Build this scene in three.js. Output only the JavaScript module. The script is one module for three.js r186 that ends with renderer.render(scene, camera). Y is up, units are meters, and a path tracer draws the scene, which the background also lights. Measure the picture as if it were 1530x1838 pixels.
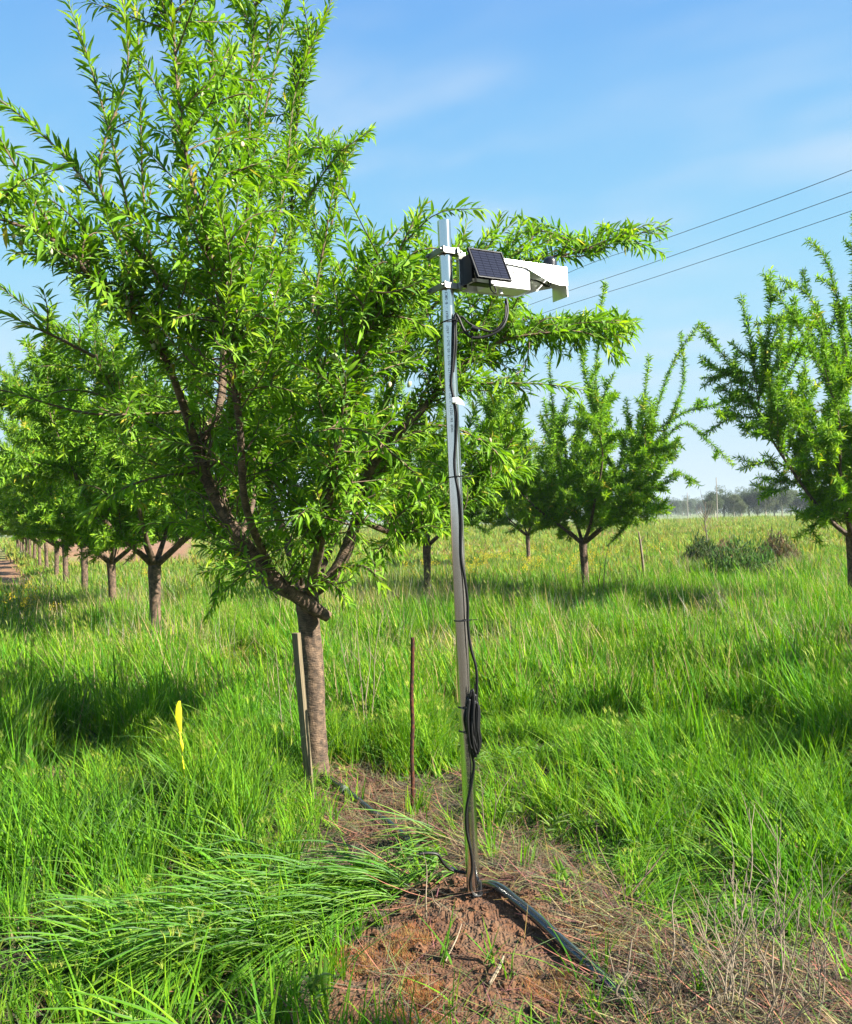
import * as THREE from 'three';
import { mergeGeometries } from 'three/addons/utils/BufferGeometryUtils.js';
import { RoundedBoxGeometry } from 'three/addons/geometries/RoundedBoxGeometry.js';
import { createNoise2D, createNoise3D } from 'simplex-noise';

// ------------------------------------------------------------------ camera, sky, sun, exposure
const W = 852, H = 1024;
const scene = new THREE.Scene();
const camera = new THREE.PerspectiveCamera(61.66, W / H, 0.05, 6000);
camera.position.set(0, 1.6, 0);
camera.rotation.order = 'YXZ';
camera.rotation.set(0.0092, 0, -0.028);
camera.updateMatrixWorld(true);

const renderer = new THREE.WebGLRenderer({ antialias: true });
renderer.setSize(W, H);
renderer.toneMapping = THREE.LinearToneMapping;
const EXPOSURE = 4.0;
renderer.toneMappingExposure = EXPOSURE;
renderer.shadowMap.enabled = true;

function mulberry(a) { return () => { a |= 0; a = a + 0x6D2B79F5 | 0; let t = Math.imul(a ^ a >>> 15, 1 | a); t = t + Math.imul(t ^ t >>> 7, 61 | t) ^ t; return ((t ^ t >>> 14) >>> 0) / 4294967296; }; }
let rnd = mulberry(7);
const R = (a, b) => a + (b - a) * rnd();
const n2 = createNoise2D(mulberry(11)), n3 = createNoise3D(mulberry(12));
const fbm = (x, y, o = 4) => { let s = 0, a = 1, t = 0; for (let i = 0; i < o; i++) { s += a * n2(x, y); t += a; a *= 0.5; x *= 2.03; y *= 2.03; } return s / t; };
const clamp = (v, a, b) => Math.min(b, Math.max(a, v));
const smooth = (a, b, v) => { const t = clamp((v - a) / (b - a), 0, 1); return t * t * (3 - 2 * t); };
const V = (x, y, z) => new THREE.Vector3(x, y, z);

const sunDir = V(0.79, 0.55, 0.30).normalize();      // low-ish morning sun, from the right and a little behind the photographer
{
  const sw = 1024, sh = 512, data = new Float32Array(sw * sh * 4);
  const stops = [[-90, .30, .33, .30], [-4, .62, .74, .80], [0, .78, .90, .95], [3, .74, .90, .97], [10, .54, .84, .99], [16, .39, .75, .98], [25, .27, .60, .96], [31, .205, .49, .92], [45, .15, .39, .84], [90, .11, .31, .74]];
  for (let j = 0; j < sh; j++) {
    const el = ((j + .5) / sh - .5) * 180;
    let k = 0; while (k < stops.length - 2 && el > stops[k + 1][0]) k++;
    const a = stops[k], b = stops[k + 1], t = clamp((el - a[0]) / (b[0] - a[0]), 0, 1);
    const ce = Math.cos(el * Math.PI / 180), se = Math.sin(el * Math.PI / 180);
    for (let i = 0; i < sw; i++) {
      const az = ((i + .5) / sw - .5) * 2 * Math.PI;
      const dx = Math.cos(az) * ce, dz = Math.sin(az) * ce;
      let c = [0, 1, 2].map(q => a[q + 1] + (b[q + 1] - a[q + 1]) * t);
      const cs = dx * sunDir.x + se * sunDir.y + dz * sunDir.z;
      const glow = 0.05 * Math.pow(clamp(cs * .5 + .5, 0, 1), 6) + .7 * Math.pow(clamp(cs, 0, 1), 24);      // aureole round the sun
      // thin high cirrus, drawn out in streaks
      if (el > 1) {
        const px = dx / (se + .22), pz = dz / (se + .22);
        const u = px * .92 + pz * .39, w = -px * .39 + pz * .92;
        let m = smooth(-.6, .8, fbm(u * .9 + 11.6, w * 1.5 + 4.2, 3)) * smooth(-.6, .7, fbm(u * 1.6 + 4, w * 4.5 + 2, 4));
        m *= .55 * smooth(1, 12, el);
        c = [c[0] + (.80 - c[0]) * m, c[1] + (.90 - c[1]) * m, c[2] + (1.0 - c[2]) * m];
      }
      const o = (j * sw + i) * 4;
      data[o] = (c[0] * .93 + glow) / EXPOSURE; data[o + 1] = (c[1] * .96 + glow) / EXPOSURE; data[o + 2] = (c[2] + glow * .9) / EXPOSURE; data[o + 3] = 1;
    }
  }
  const sky = new THREE.DataTexture(data, sw, sh, THREE.RGBAFormat, THREE.FloatType);
  sky.mapping = THREE.EquirectangularReflectionMapping; sky.magFilter = THREE.LinearFilter; sky.minFilter = THREE.LinearFilter;
  sky.wrapS = THREE.RepeatWrapping; sky.needsUpdate = true;
  scene.background = sky; scene.environment = sky;
}
const sun = new THREE.DirectionalLight(new THREE.Color().setRGB(1, .95, .84), 5);
sun.position.copy(sunDir).multiplyScalar(60); sun.castShadow = true; sun.shadow.radius = 1;
sun.shadow.mapSize.set(4096, 4096);
Object.assign(sun.shadow.camera, { left: -30, right: 30, top: 30, bottom: -30, near: 1, far: 160 });
scene.add(sun, sun.target);

// ------------------------------------------------------------------ helpers
const F = 1540, CX = 765, CY = 919;
const DEG = Math.PI / 180;
function ray(px, py) { return V((px - CX) / F, -(py - CY) / F, -1).applyQuaternion(camera.quaternion); }
function at(px, py, d) { const r = ray(px, py); return camera.position.clone().addScaledVector(r, d / -r.z); }
function ground(px, py, y = 0) { const r = ray(px, py); return camera.position.clone().addScaledVector(r, (y - 1.6) / r.y); }
const invQ = camera.quaternion.clone().invert();
function toPx(p) { const q = p.clone().sub(camera.position).applyQuaternion(invQ); return [CX + F * q.x / -q.z, CY - F * q.y / -q.z]; }
function foot(px, py, d) { const p = at(px, py, d); p.y = 0; return p; }
function inPoly(x, y, P) { let c = false; for (let i = 0, j = P.length - 1; i < P.length; j = i++) { const [xi, yi] = P[i], [xj, yj] = P[j]; if ((yi > y) !== (yj > y) && x < (xj - xi) * (y - yi) / (yj - yi) + xi) c = !c; } return c; }
// a ragged version of a polygon test, noise moves the outline
function near(x, y, P, amp = 14, f = .02) { return inPoly(x + amp * n2(x * f, y * f + 40), y + amp * n2(x * f + 70, y * f), P); }

const used = {};
function numbered(n) { used[n] = (used[n] ?? -1) + 1; return used[n] ? n + '_' + String(used[n]).padStart(3, '0') : n; }
function shadowOn(o) { o.traverse(m => { if (m.isMesh) { m.castShadow = true; m.receiveShadow = true; } }); return o; }
function tag(o, label, category, group, kind) { o.userData.label = label; o.userData.category = category; if (group) o.userData.group = group; if (kind) o.userData.kind = kind; return o; }
function thing(name, label, category, pos, group) { const o = new THREE.Group(); o.name = numbered(name); if (pos) o.position.copy(pos); scene.add(o); return tag(o, label, category, group); }
function part(name, geo, mat, parent, kind) { const m = new THREE.Mesh(geo, mat); m.name = name; m.castShadow = m.receiveShadow = true; parent.add(m); if (kind) m.userData.kind = kind; return m; }
const lin = (r, g, b) => new THREE.Color().setRGB(r, g, b);
const std = (c, rough = .8, metal = 0, extra = {}) => new THREE.MeshPhysicalMaterial({ color: c, roughness: rough, metalness: metal, ...extra });

// tapered tube through points; radii given per point; wob = bumpiness
function limbTube(pts, radii, seg = 8, steps = 0, wob = 0, caps = true) {
  const curve = new THREE.CatmullRomCurve3(pts, false, 'centripetal');
  const n = steps || Math.max(4, Math.ceil(curve.getLength() / .06));
  const pos = [], uv = [], idx = [];
  let t0 = curve.getTangentAt(0), nn = V(1, 0, 0); if (Math.abs(t0.x) > .8) nn.set(0, 0, 1);
  nn.addScaledVector(t0, -nn.dot(t0)).normalize();
  let len = 0, prev = null;
  for (let i = 0; i <= n; i++) {
    const t = i / n, p = curve.getPointAt(t), tg = curve.getTangentAt(t);
    nn.addScaledVector(tg, -nn.dot(tg)).normalize();
    const b = V(0, 0, 0).crossVectors(tg, nn);
    const f = curve.getUtoTmapping(t) * (radii.length - 1), k = Math.min(radii.length - 2, Math.floor(f));
    const r0 = radii[k] + (radii[k + 1] - radii[k]) * (f - k);
    if (prev) len += p.distanceTo(prev); prev = p;
    for (let j = 0; j <= seg; j++) {
      const a = j / seg * Math.PI * 2, c = Math.cos(a), s = Math.sin(a);
      let r = r0; if (wob) r *= 1 + wob * n3(p.x * 5 + c * .6, p.y * 5 + s * .6, p.z * 5) + wob * .5 * n3(p.x * 16 + c, p.y * 16 + s, p.z * 16);
      pos.push(p.x + (nn.x * c + b.x * s) * r, p.y + (nn.y * c + b.y * s) * r, p.z + (nn.z * c + b.z * s) * r);
      uv.push(j / seg * Math.max(.1, r0 * 6.28), len);
    }
  }
  for (let i = 0; i < n; i++) for (let j = 0; j < seg; j++) { const a = i * (seg + 1) + j, b = a + seg + 1; idx.push(a, a + 1, b, b, a + 1, b + 1); }
  if (caps) for (const [i, flip] of [[0, 1], [n, 0]]) {
    const c = curve.getPointAt(i / n), q = pos.length / 3; pos.push(c.x, c.y, c.z); uv.push(0, 0);
    for (let j = 0; j < seg; j++) { const a = i * (seg + 1) + j; flip ? idx.push(q, a + 1, a) : idx.push(q, a, a + 1); }
  }
  const g = new THREE.BufferGeometry();
  g.setAttribute('position', new THREE.Float32BufferAttribute(pos, 3)); g.setAttribute('uv', new THREE.Float32BufferAttribute(uv, 2)); g.setIndex(idx); g.computeVertexNormals();
  return g;
}
function bar(a, b, r, seg = 6) { return limbTube([a, a.clone().lerp(b, .5), b], [r, r, r], seg, 2); }
function moved(g, x, y, z, rx = 0, ry = 0, rz = 0) { g.applyMatrix4(new THREE.Matrix4().compose(V(x, y, z), new THREE.Quaternion().setFromEuler(new THREE.Euler(rx, ry, rz)), V(1, 1, 1))); return g; }
const box = (w, h, d, r = .002) => new RoundedBoxGeometry(w, h, d, 2, Math.min(r, w / 2.1, h / 2.1, d / 2.1));
const merge = gs => mergeGeometries(gs.map(g => { const q = g.index ? g.toNonIndexed() : g; for (const k of Object.keys(q.attributes)) if (!['position', 'normal', 'uv'].includes(k)) q.deleteAttribute(k); return q; }));

// noise textures (grain only)
function noiseTex(size, fn, srgb = false) {
  const d = new Uint8Array(size * size * 4);
  for (let j = 0; j < size; j++) for (let i = 0; i < size; i++) { const c = fn(i / size, j / size, i, j); const o = (j * size + i) * 4; for (let k = 0; k < 3; k++) d[o + k] = clamp((Array.isArray(c) ? c[k] : c) * 255, 0, 255); d[o + 3] = 255; }
  const t = new THREE.DataTexture(d, size, size); t.wrapS = t.wrapT = THREE.RepeatWrapping; t.magFilter = THREE.LinearFilter; t.minFilter = THREE.LinearMipmapLinearFilter; t.generateMipmaps = true; if (srgb) t.colorSpace = THREE.SRGBColorSpace; t.needsUpdate = true; return t;
}
// tileable noise on a torus
const tile = (u, v, f, seed = 0) => { const a = u * 6.2832, b = v * 6.2832, r = f / 6.2832; return .5 * (n3(Math.cos(a) * r + seed, Math.sin(a) * r, Math.cos(b) * r * .9) + n3(Math.sin(b) * r + seed, Math.cos(a) * r + 5, Math.sin(a) * r + Math.cos(b) * r)); };

// ------------------------------------------------------------------ zones on the ground (outlines read from the photograph, as world positions)
const soilZone = [[670, 1665], [760, 1605], [850, 1570], [930, 1590], [1010, 1660], [1080, 1740], [1130, 1800], [1100, 1900], [560, 1900], [600, 1760]];
const stripZone = [[575, 1375], [640, 1372], [740, 1410], [800, 1470], [860, 1520], [760, 1520], [690, 1510], [600, 1500], [580, 1430]];
const strawZone = [[800, 1545], [850, 1500], [960, 1520], [1090, 1620], [1230, 1720], [1530, 1700], [1700, 1760], [1700, 1960], [1000, 1960], [1120, 1800], [1010, 1650], [900, 1590]];
const lodgeZone = [[-200, 1740], [60, 1700], [180, 1650], [400, 1560], [600, 1500], [720, 1470], [830, 1470], [830, 1560], [760, 1610], [640, 1680], [560, 1760], [480, 1960], [-300, 1960]];
const lodgeZoneB = [[960, 1530], [1060, 1510], [1180, 1560], [1280, 1620], [1330, 1690], [1230, 1720], [1100, 1620]];
const thinZone = [[1060, 1300], [1350, 1290], [1500, 1330], [1480, 1400], [1300, 1410], [1120, 1390]];
const zpx = (x, z) => { const d = -z; if (d < .6) return [1e5, 1e5]; return toPx(V(x, 0, z)); };
const mastBase = ground(851, 1634, .05);
const rowX = d => -.507 * d + 2.0;                                   // line of the orchard row
function ploughed(x, z) { const d = -z; const side = x - rowX(d); return d > (side > 0 ? 38 : 21) + 2 * n2(x * .3, z * .3) && x < -.27 * d && (side < -.75 || side > 1.5) && d < 160; }
function height(x, z) {
  const d = -z;
  let h = .03 * n2(x * .5, z * .5) + .012 * n2(x * 2.1, z * 2.1);
  const md = Math.hypot(x - mastBase.x, (z - mastBase.z));
  h *= smooth(.3, 1.2, md);
  h += .045 * Math.exp(-md * md / .25);
  const md2 = Math.hypot((x - mastBase.x - .25) / 1.2, z - mastBase.z + .18); h += .03 * Math.exp(-md2 * md2 / .12);
  if (d < 9 && d > 1.5 && Math.abs(x) < 5) {
    h += .010 * n2(x * 7, z * 7) + .006 * n2(x * 17, z * 17) + .004 * Math.abs(n2(x * 38, z * 38));
    const [px, py] = zpx(x, z);
    if (near(px, py, soilZone, 20)) h += .012 * Math.abs(n2(x * 11, z * 11)) + .008 * n2(x * 29, z * 29);
  }
  if (d > 60) h *= 0.3;
  if (d > 20 && ploughed(x, z)) h += .05 * Math.sin((x + .507 * d) * 7.5);
  return h;
}

// ------------------------------------------------------------------ ground, one sheet to the horizon
{
  const axis = (fine, half, step, far) => { const a = []; for (let v = 0; v <= half; v += step) a.push(v); let s = step, v = half; while (v < far) { s *= 1.13; v += s; a.push(v); } return fine ? [...a.slice(1).reverse().map(q => -q), ...a] : a; };
  const xs = axis(true, 3.2, .035, 2600);
  const zs0 = axis(true, 2.4, .035, 2600).map(q => -3.9 - q);
  const zs = zs0.sort((a, b) => b - a);
  const pos = [], uv = [], col = [], idx = [], nx = xs.length;
  for (const z of zs) for (const x of xs) {
    const d = -z; pos.push(x, height(x, z), z); uv.push(x * .9, z * .9);
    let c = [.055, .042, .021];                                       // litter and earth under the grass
    const big = fbm(x * .13, z * .13, 3), sm = fbm(x * 1.3, z * 1.3, 3);
    const [px, py] = zpx(x, z);
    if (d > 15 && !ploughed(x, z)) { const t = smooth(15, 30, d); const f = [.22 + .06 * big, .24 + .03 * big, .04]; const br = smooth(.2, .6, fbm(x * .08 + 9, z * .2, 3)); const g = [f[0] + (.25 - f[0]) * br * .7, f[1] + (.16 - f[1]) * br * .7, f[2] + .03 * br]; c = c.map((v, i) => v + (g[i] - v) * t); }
    if (ploughed(x, z)) c = [.27 + .05 * sm, .135 + .03 * sm, .06];
    if (d > 160) c = [.15 + .03 * big, .19 + .03 * big, .06];
    if (d < 8) {
      if (near(px, py, soilZone, 26)) { const dark = smooth(.1, .5, fbm(x * 5, z * 5, 3)); c = [.118 - .05 * dark, .050 - .022 * dark, .020 - .009 * dark]; if (fbm(x * 3.1 + 4, z * 3.1, 2) > .3) c = [.135, .070, .034]; }
      else if (near(px, py, stripZone, 20)) c = [.13 + .03 * sm, .052, .024];
      else if (near(px, py, strawZone, 26)) c = [.085, .052, .03];
    }
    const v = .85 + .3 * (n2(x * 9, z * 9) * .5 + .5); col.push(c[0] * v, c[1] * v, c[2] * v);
  }
  for (let j = 0; j < zs.length - 1; j++) for (let i = 0; i < nx - 1; i++) { const a = j * nx + i, b = a + nx; idx.push(a, a + 1, b, b, a + 1, b + 1); }
  // winding: z decreases with j, so flip to face up
  for (let i = 0; i < idx.length; i += 3) { /* (a, a+1, b) with b further in -z faces up */ }
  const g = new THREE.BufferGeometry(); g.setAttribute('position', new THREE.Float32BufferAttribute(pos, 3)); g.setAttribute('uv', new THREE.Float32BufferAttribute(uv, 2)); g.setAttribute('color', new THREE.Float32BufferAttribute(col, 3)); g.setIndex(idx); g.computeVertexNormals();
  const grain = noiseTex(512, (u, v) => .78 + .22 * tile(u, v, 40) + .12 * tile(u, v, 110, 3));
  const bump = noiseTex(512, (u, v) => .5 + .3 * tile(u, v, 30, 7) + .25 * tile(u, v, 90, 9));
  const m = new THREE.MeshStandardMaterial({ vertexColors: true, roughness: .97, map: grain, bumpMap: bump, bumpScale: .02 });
  const o = new THREE.Mesh(g, m); o.name = 'ground'; o.receiveShadow = true; o.castShadow = true; o.userData.kind = 'structure'; o.userData.label = 'red brown orchard earth reaching out to the far fields'; o.userData.category = 'ground'; scene.add(o);
}

// ------------------------------------------------------------------ blades and leaves
const GB = () => ({ p: [], n: [], c: [], i: [], uv: [] });
function pushBlade(B, { x = 0, z = 0, y = 0, len, w, yaw, lean, curl, segs = 4, col, twist = 0 }) {
  // a strip that rises, leans and bends over
  let a = lean, px = 0, py = 0; const st = len / segs, q = B.p.length / 3;
  const cy = Math.cos(yaw), sy = Math.sin(yaw);
  for (let k = 0; k <= segs; k++) {
    const t = k / segs, ww = w * (t < .12 ? .65 + t * 2.9 : Math.pow(1 - (t - .12) / .88, .75)) * .5 + .0002;
    const tw = twist * t, ca = Math.cos(tw), sa = Math.sin(tw);
    const bx = x + px * cy, bz = z + px * sy, by = y + py;
    // side vector is horizontal, across the bending plane, turned a little by the twist
    const sx = -sy * ca, szz = cy * ca, sup = sa;
    for (const s of [-1, 1]) { B.p.push(bx + sx * ww * s, by + sup * ww * s, bz + szz * ww * s); const nnx = -Math.cos(a) * cy, nny = Math.sin(a), nnz = -Math.cos(a) * sy; const k3 = s * .45; let qx = nnx + sx * k3, qy = nny, qz = nnz + szz * k3; const L = Math.hypot(qx, qy, qz) || 1; B.n.push(qx / L, qy / L, qz / L); B.c.push(col[0], col[1], col[2]); B.uv.push(s * .5 + .5, t); }
    px += Math.sin(a) * st; py += Math.cos(a) * st; a += curl / segs;
  }
  for (let k = 0; k < segs; k++) { const o = q + k * 2; B.i.push(o, o + 1, o + 2, o + 2, o + 1, o + 3); }
}
function bladesGeo(B) { const g = new THREE.BufferGeometry(); g.setAttribute('position', new THREE.Float32BufferAttribute(B.p, 3)); g.setAttribute('normal', new THREE.Float32BufferAttribute(B.n, 3)); g.setAttribute('color', new THREE.Float32BufferAttribute(B.c, 3)); g.setAttribute('uv', new THREE.Float32BufferAttribute(B.uv, 2)); g.setIndex(B.i); return g; }
const grassMat = new THREE.MeshPhysicalMaterial({ vertexColors: true, roughness: 1, transmission: .46, thickness: 0, side: THREE.DoubleSide, clearcoat: .07, clearcoatRoughness: .42, specularIntensity: .25 });
const dryMat = new THREE.MeshPhysicalMaterial({ vertexColors: true, roughness: .9, side: THREE.DoubleSide });
const GREEN = [.105, .27, .003], LIME = [.225, .375, .004], BLUEG = [.052, .20, .008], TAN = [.36, .27, .13], STRAW = [.27, .20, .10];
const mixc = (a, b, t) => a.map((v, i) => v + (b[i] - v) * t);
function grassColour() { const r = rnd(); let c = r < .5 ? mixc(GREEN, LIME, rnd()) : mixc(GREEN, BLUEG, rnd()); if (rnd() < .035) c = TAN; const v = R(.8, 1.15); return c.map(q => q * v); }
function tuft(n, rad, hMin, hMax, w, segs, leanMax, curlMax, seed) {
  const B = GB();
  for (let k = 0; k < n; k++) {
    const a = R(0, 6.28), r = rad * Math.sqrt(rnd());
    pushBlade(B, { x: Math.cos(a) * r, z: Math.sin(a) * r, y: -.02, len: R(hMin, hMax), w: w * R(.7, 1.25), yaw: R(0, 6.28), lean: R(.02, leanMax), curl: R(.1, 1) * R(.2, 1) * curlMax, segs, col: grassColour(), twist: R(-.8, .8) });
  }
  return bladesGeo(B);
}
function earTuft(n, rad, h) {                                          // grass with pale flowering ears
  const B = GB();
  for (let k = 0; k < n; k++) {
    const a = R(0, 6.28), r = rad * Math.sqrt(rnd()), yaw = R(0, 6.28), x = Math.cos(a) * r, z = Math.sin(a) * r, lean = R(.02, .2), L = h * R(.8, 1.15);
    pushBlade(B, { x, z, len: L, w: .004, yaw, lean, curl: .1, segs: 3, col: mixc(GREEN, LIME, rnd()) });
    for (let e = 0; e < 4; e++) pushBlade(B, { x: x + Math.sin(lean + .05) * L * .86 * Math.cos(yaw), z: z + Math.sin(lean + .05) * L * .86 * Math.sin(yaw), y: Math.cos(lean + .05) * L * .86, len: R(.06, .11), w: .006, yaw: yaw + R(-.7, .7), lean: R(.1, .45), curl: R(.3, 1), segs: 2, col: mixc(LIME, TAN, R(.1, .6)) });
  }
  return bladesGeo(B);
}
function scatter(name, label, category, geos, items, mat) {           // items: {p, yaw, s, sy, lean, v, col}
  const root = new THREE.Group(); root.name = numbered(name); tag(root, label, category, null, 'stuff'); scene.add(root);
  const lists = geos.map(() => []); for (const it of items) lists[(it.v ?? Math.floor(rnd() * geos.length)) % geos.length].push(it);
  const m4 = new THREE.Matrix4(), q = new THREE.Quaternion(), q2 = new THREE.Quaternion(), c = new THREE.Color();
  lists.forEach((L, i) => {
    if (!L.length) return;
    const im = new THREE.InstancedMesh(geos[i], mat, L.length); im.name = 'clumps'; im.userData.kind = 'stuff'; im.castShadow = im.receiveShadow = true;
    L.forEach((it, k) => {
      q.setFromAxisAngle(V(0, 1, 0), it.yaw);
      if (it.lean) { q2.setFromAxisAngle(it.lean.axis, it.lean.a); q.premultiply(q2); }
      m4.compose(it.p, q, V(it.s, it.sy ?? it.s, it.s)); im.setMatrixAt(k, m4);
      const j = it.col ?? [1, 1, 1]; c.setRGB(j[0], j[1], j[2]); im.setColorAt(k, c);
    });
    root.add(im);
  });
  return root;
}

// ------------------------------------------------------------------ grass
rnd = mulberry(101);
{
  const nearG = [], finer = [], midG = [], farG = [];
  for (let k = 0; k < 7; k++) nearG.push(tuft(9, .06, .45, 1.0, .017, 5, .25, 1.2));
  for (let k = 0; k < 2; k++) nearG.push(tuft(5, .04, .8, 1.25, .017, 7, .25, 2.3));
  nearG.push(earTuft(7, .06, 1.0));
  for (let k = 0; k < 5; k++) midG.push(tuft(9, .085, .5, 1.0, .022, 4, .24, 1.0));
  midG.push(earTuft(8, .08, 1.05));
  for (let k = 0; k < 4; k++) farG.push(tuft(11, .16, .5, 1.0, .030, 3, .25, 1.0));
  const items = [[], [], []];
  const trees = [foot(567, 1340, 5.35), foot(278, 1100, 10.2)];
  function patch(x, z) {                                               // height and tone of the sward at a place
    const d = -z, [px, py] = zpx(x, z);
    let h = .47 + .17 * fbm(x * .55 + 3, z * .55, 3) + .16 * n2(x * 2.3, z * 2.3) + .08 * n2(x * 6, z * 6);
    let tone = fbm(x * .4 + 20, z * .4, 3);
    let wide = false, cover = 1 - .93 * smooth(.28, .55, n2(x * 1.5 + 14, z * 1.5) + .25 * n2(x * 5, z * 5));
    if (d > 4.2 && d < 17) { const m = fbm(x * .42 + 77, z * .42 + 5, 2); if (m > .08) { const k = smooth(.08, .3, m); h *= 1 - .6 * k; tone += .9 * k; } else h *= 1.08; }
    if (d < 8) {
      if (near(px, py, soilZone, 24)) { cover = py > 1760 ? .06 : .012; h = .18; }
      else if (near(px, py, stripZone, 22)) { cover = .05; h = .22; }
      else if (near(px, py, strawZone, 26)) { cover = py > 1700 ? .05 : .03; h = .22; }
      else if (px > 575 && px < 860 && py > 1400 && py < 1580) { cover = .08; h = .13; }
      else if (near(px, py, lodgeZone, 24)) { const up = n2(x * 2.1 + 3, z * 2.1) > -.1 && px < 540; wide = true; cover = up ? .6 : .2; h = up ? .30 : .16; }
      else if (near(px, py, lodgeZoneB, 18)) { cover = .2; h = .2; }
      else {
        if (near(px, py, thinZone, 30)) { h *= .42; cover = .75; tone += .8; }
        if (px > 880 && py > 1400) { const cl = n2(x * 2.4 + 8, z * 2.4) + .4 * n2(x * 6, z * 6); wide = true; if (cl > -.05) h = .24 + .16 * Math.min(1, cl + .4); else { h = .10; cover = .55; tone += .9; } }
        if (px < 560 && py > 1480) { const cl = n2(x * 2.2 + 18, z * 2.2); wide = true; if (cl < -.25) { h = .10; cover = .45; tone += .5; } }
        if (py > 1500) h = Math.min(h, .42 + (px < 260 ? .1 : 0));
        if (py > 1640) h = Math.min(h, .20);
        if (px > 860 && px < 1000 && py > 1400) h *= .6;
        if (px > 560 && px < 860 && py > 1340 && py < 1480) h *= .8;
        if (px > 500 && px < 610 && py > 1395 && py < 1560) h = Math.min(h, .20);
        if (px > 460 && px < 640 && py > 1330 && py <= 1395) h = Math.min(h, .42);
      }
      const md = Math.hypot(x - mastBase.x, z - mastBase.z); if (md < .3) cover = 0;
    }
    if (d < 2.6) h = Math.min(h, .16);
    if (d > 18) { h *= .8; }
    if (d > 24) h *= .7;
    if (ploughed(x, z)) cover = 0;
    // open lanes where the sward parts
    if (d > 5 && d < 20 && fbm(x * .8 + 60, z * .8, 2) > .55) { h *= .6; }
    return { h, tone, cover, wide };
  }
  function fill(z0, z1, step, tier, dens = 1) {
    for (let d = z0; d < z1; d += step) { const half = .52 * d + 1.1; for (let x = -half; x < half; x += step) {
      const X = x + R(-.6, .6) * step, Z = -(d + R(-.6, .6) * step); const P = patch(X, Z);
      if (rnd() > P.cover * dens) continue;
      const s = P.h * R(.8, 1.2); if (s < .05) continue;
      const t = P.tone, j = R(.86, 1.14);
      const col = [j * (1 + .25 * t), j * (1 + .06 * t), j * (1 - .1 * t)];
      const ear = fbm(X * .5 + 31, Z * .5 + 7, 2);
      const nv = [nearG, midG, farG][tier].length; let v = Math.floor(rnd() * (tier < 2 ? nv - 1 : nv)); if (tier < 2 && ear > .12 && rnd() < .20) v = nv - 1;
      if (tier === 0 && P.wide && rnd() < .35) v = nv - 2 - Math.floor(rnd() * 2);
      items[tier].push({ p: V(X, height(X, Z), Z), yaw: R(0, 6.28), s: .35 + s * .85, sy: s, lean: { axis: V(.25 + .8 * n2(X * .9, Z * .9 + 30), 0, 1).normalize(), a: .09 + .30 * fbm(X * .7, Z * .7 + 50, 2) + R(-.07, .07) }, v, col });
    } }
  }
  fill(2.0, 6.6, .046, 0); fill(6.6, 16, .08, 1); fill(16, 34, .15, 2, .85);
  scatter('grass', 'tall bright green grass standing all over the orchard floor', 'grass', nearG, items[0], grassMat);
  scatter('grass', 'tall green grass further off between the orchard trees', 'grass', midG, items[1], grassMat);
  scatter('grass', 'distant green grass in front of the far field', 'grass', farG, items[2], grassMat);

  // flattened grass lying in fans
  const lodge = [];
  for (let k = 0; k < 6; k++) { const B = GB(); for (let b = 0; b < 14; b++) pushBlade(B, { x: R(-.03, .03), z: R(-.05, .05), y: 0, len: R(.3, .68), w: R(.011, .021), yaw: R(-.5, .5), lean: R(.5, 1.3), curl: R(.5, 1.25), segs: 7, col: mixc(mixc(GREEN, BLUEG, rnd()), LIME, rnd() * .7).map(v => v * R(.85, 1.15)), twist: R(-1.6, 1.6) }); lodge.push(bladesGeo(B)); }
  const L = [];
  const A = ground(800, 1500), Bp = ground(200, 1700), dirA = Math.atan2(Bp.z - A.z, Bp.x - A.x);
  for (let d = 2.2; d < 5.0; d += .062) for (let x = -2.6; x < 2.4; x += .062) {
    const X = x + R(-.04, .04), Z = -d + R(-.04, .04), [px, py] = zpx(X, Z);
    const a = near(px, py, lodgeZone, 18), b = near(px, py, lodgeZoneB, 14);
    if (!a && !b) continue; if (a && px > 540 && px < 840 && py < 1575) continue; if (rnd() > (b ? .7 : -.05 + 1.1 * fbm(X * 1.7 + 5, Z * 1.7, 2))) continue;
    const swirl = 1.5 * fbm(X * .75, Z * .75 + 4, 2);
    const dir = a ? dirA + swirl + R(-.3, .3) : Math.PI * .12 + swirl + R(-.3, .3);
    const v = R(.85, 1.15), ss = R(.7, 1.05) * (b ? .7 : 1); L.push({ p: V(X, height(X, Z) - .01, Z), yaw: -dir, s: ss, sy: ss * (px > 540 ? .55 : .9), col: [v * (1 + .12 * swirl), v, v] });
  }
  // the combed bundle that sweeps left from the foot of the mast
  const bundleZone = [[600, 1560], [720, 1530], [835, 1500], [830, 1575], [700, 1640], [560, 1710], [420, 1760], [300, 1770], [300, 1710], [430, 1640]];
  for (let k = 0; k < 620; k++) { const px = R(150, 840), py = R(1470, 1775); if (!inPoly(px, py, bundleZone) || (px < 770 && py < 1575) || n2(px * .012, py * .02) < -.45) continue; const g = ground(px, py), v = R(.85, 1.15), ss = R(.75, 1.1); L.push({ p: V(g.x, height(g.x, g.z) + R(0, .05), g.z), yaw: -(dirA + .55 * n2(px * .008, py * .012 + 5) + R(-.2, .2)), s: ss, sy: ss * (px > 560 ? .62 : .8), col: [v, v, v] }); }
  scatter('flattened_grass', 'long green grass lying flat in combed fans beside the bare earth', 'flattened grass', lodge, L, grassMat);
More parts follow.
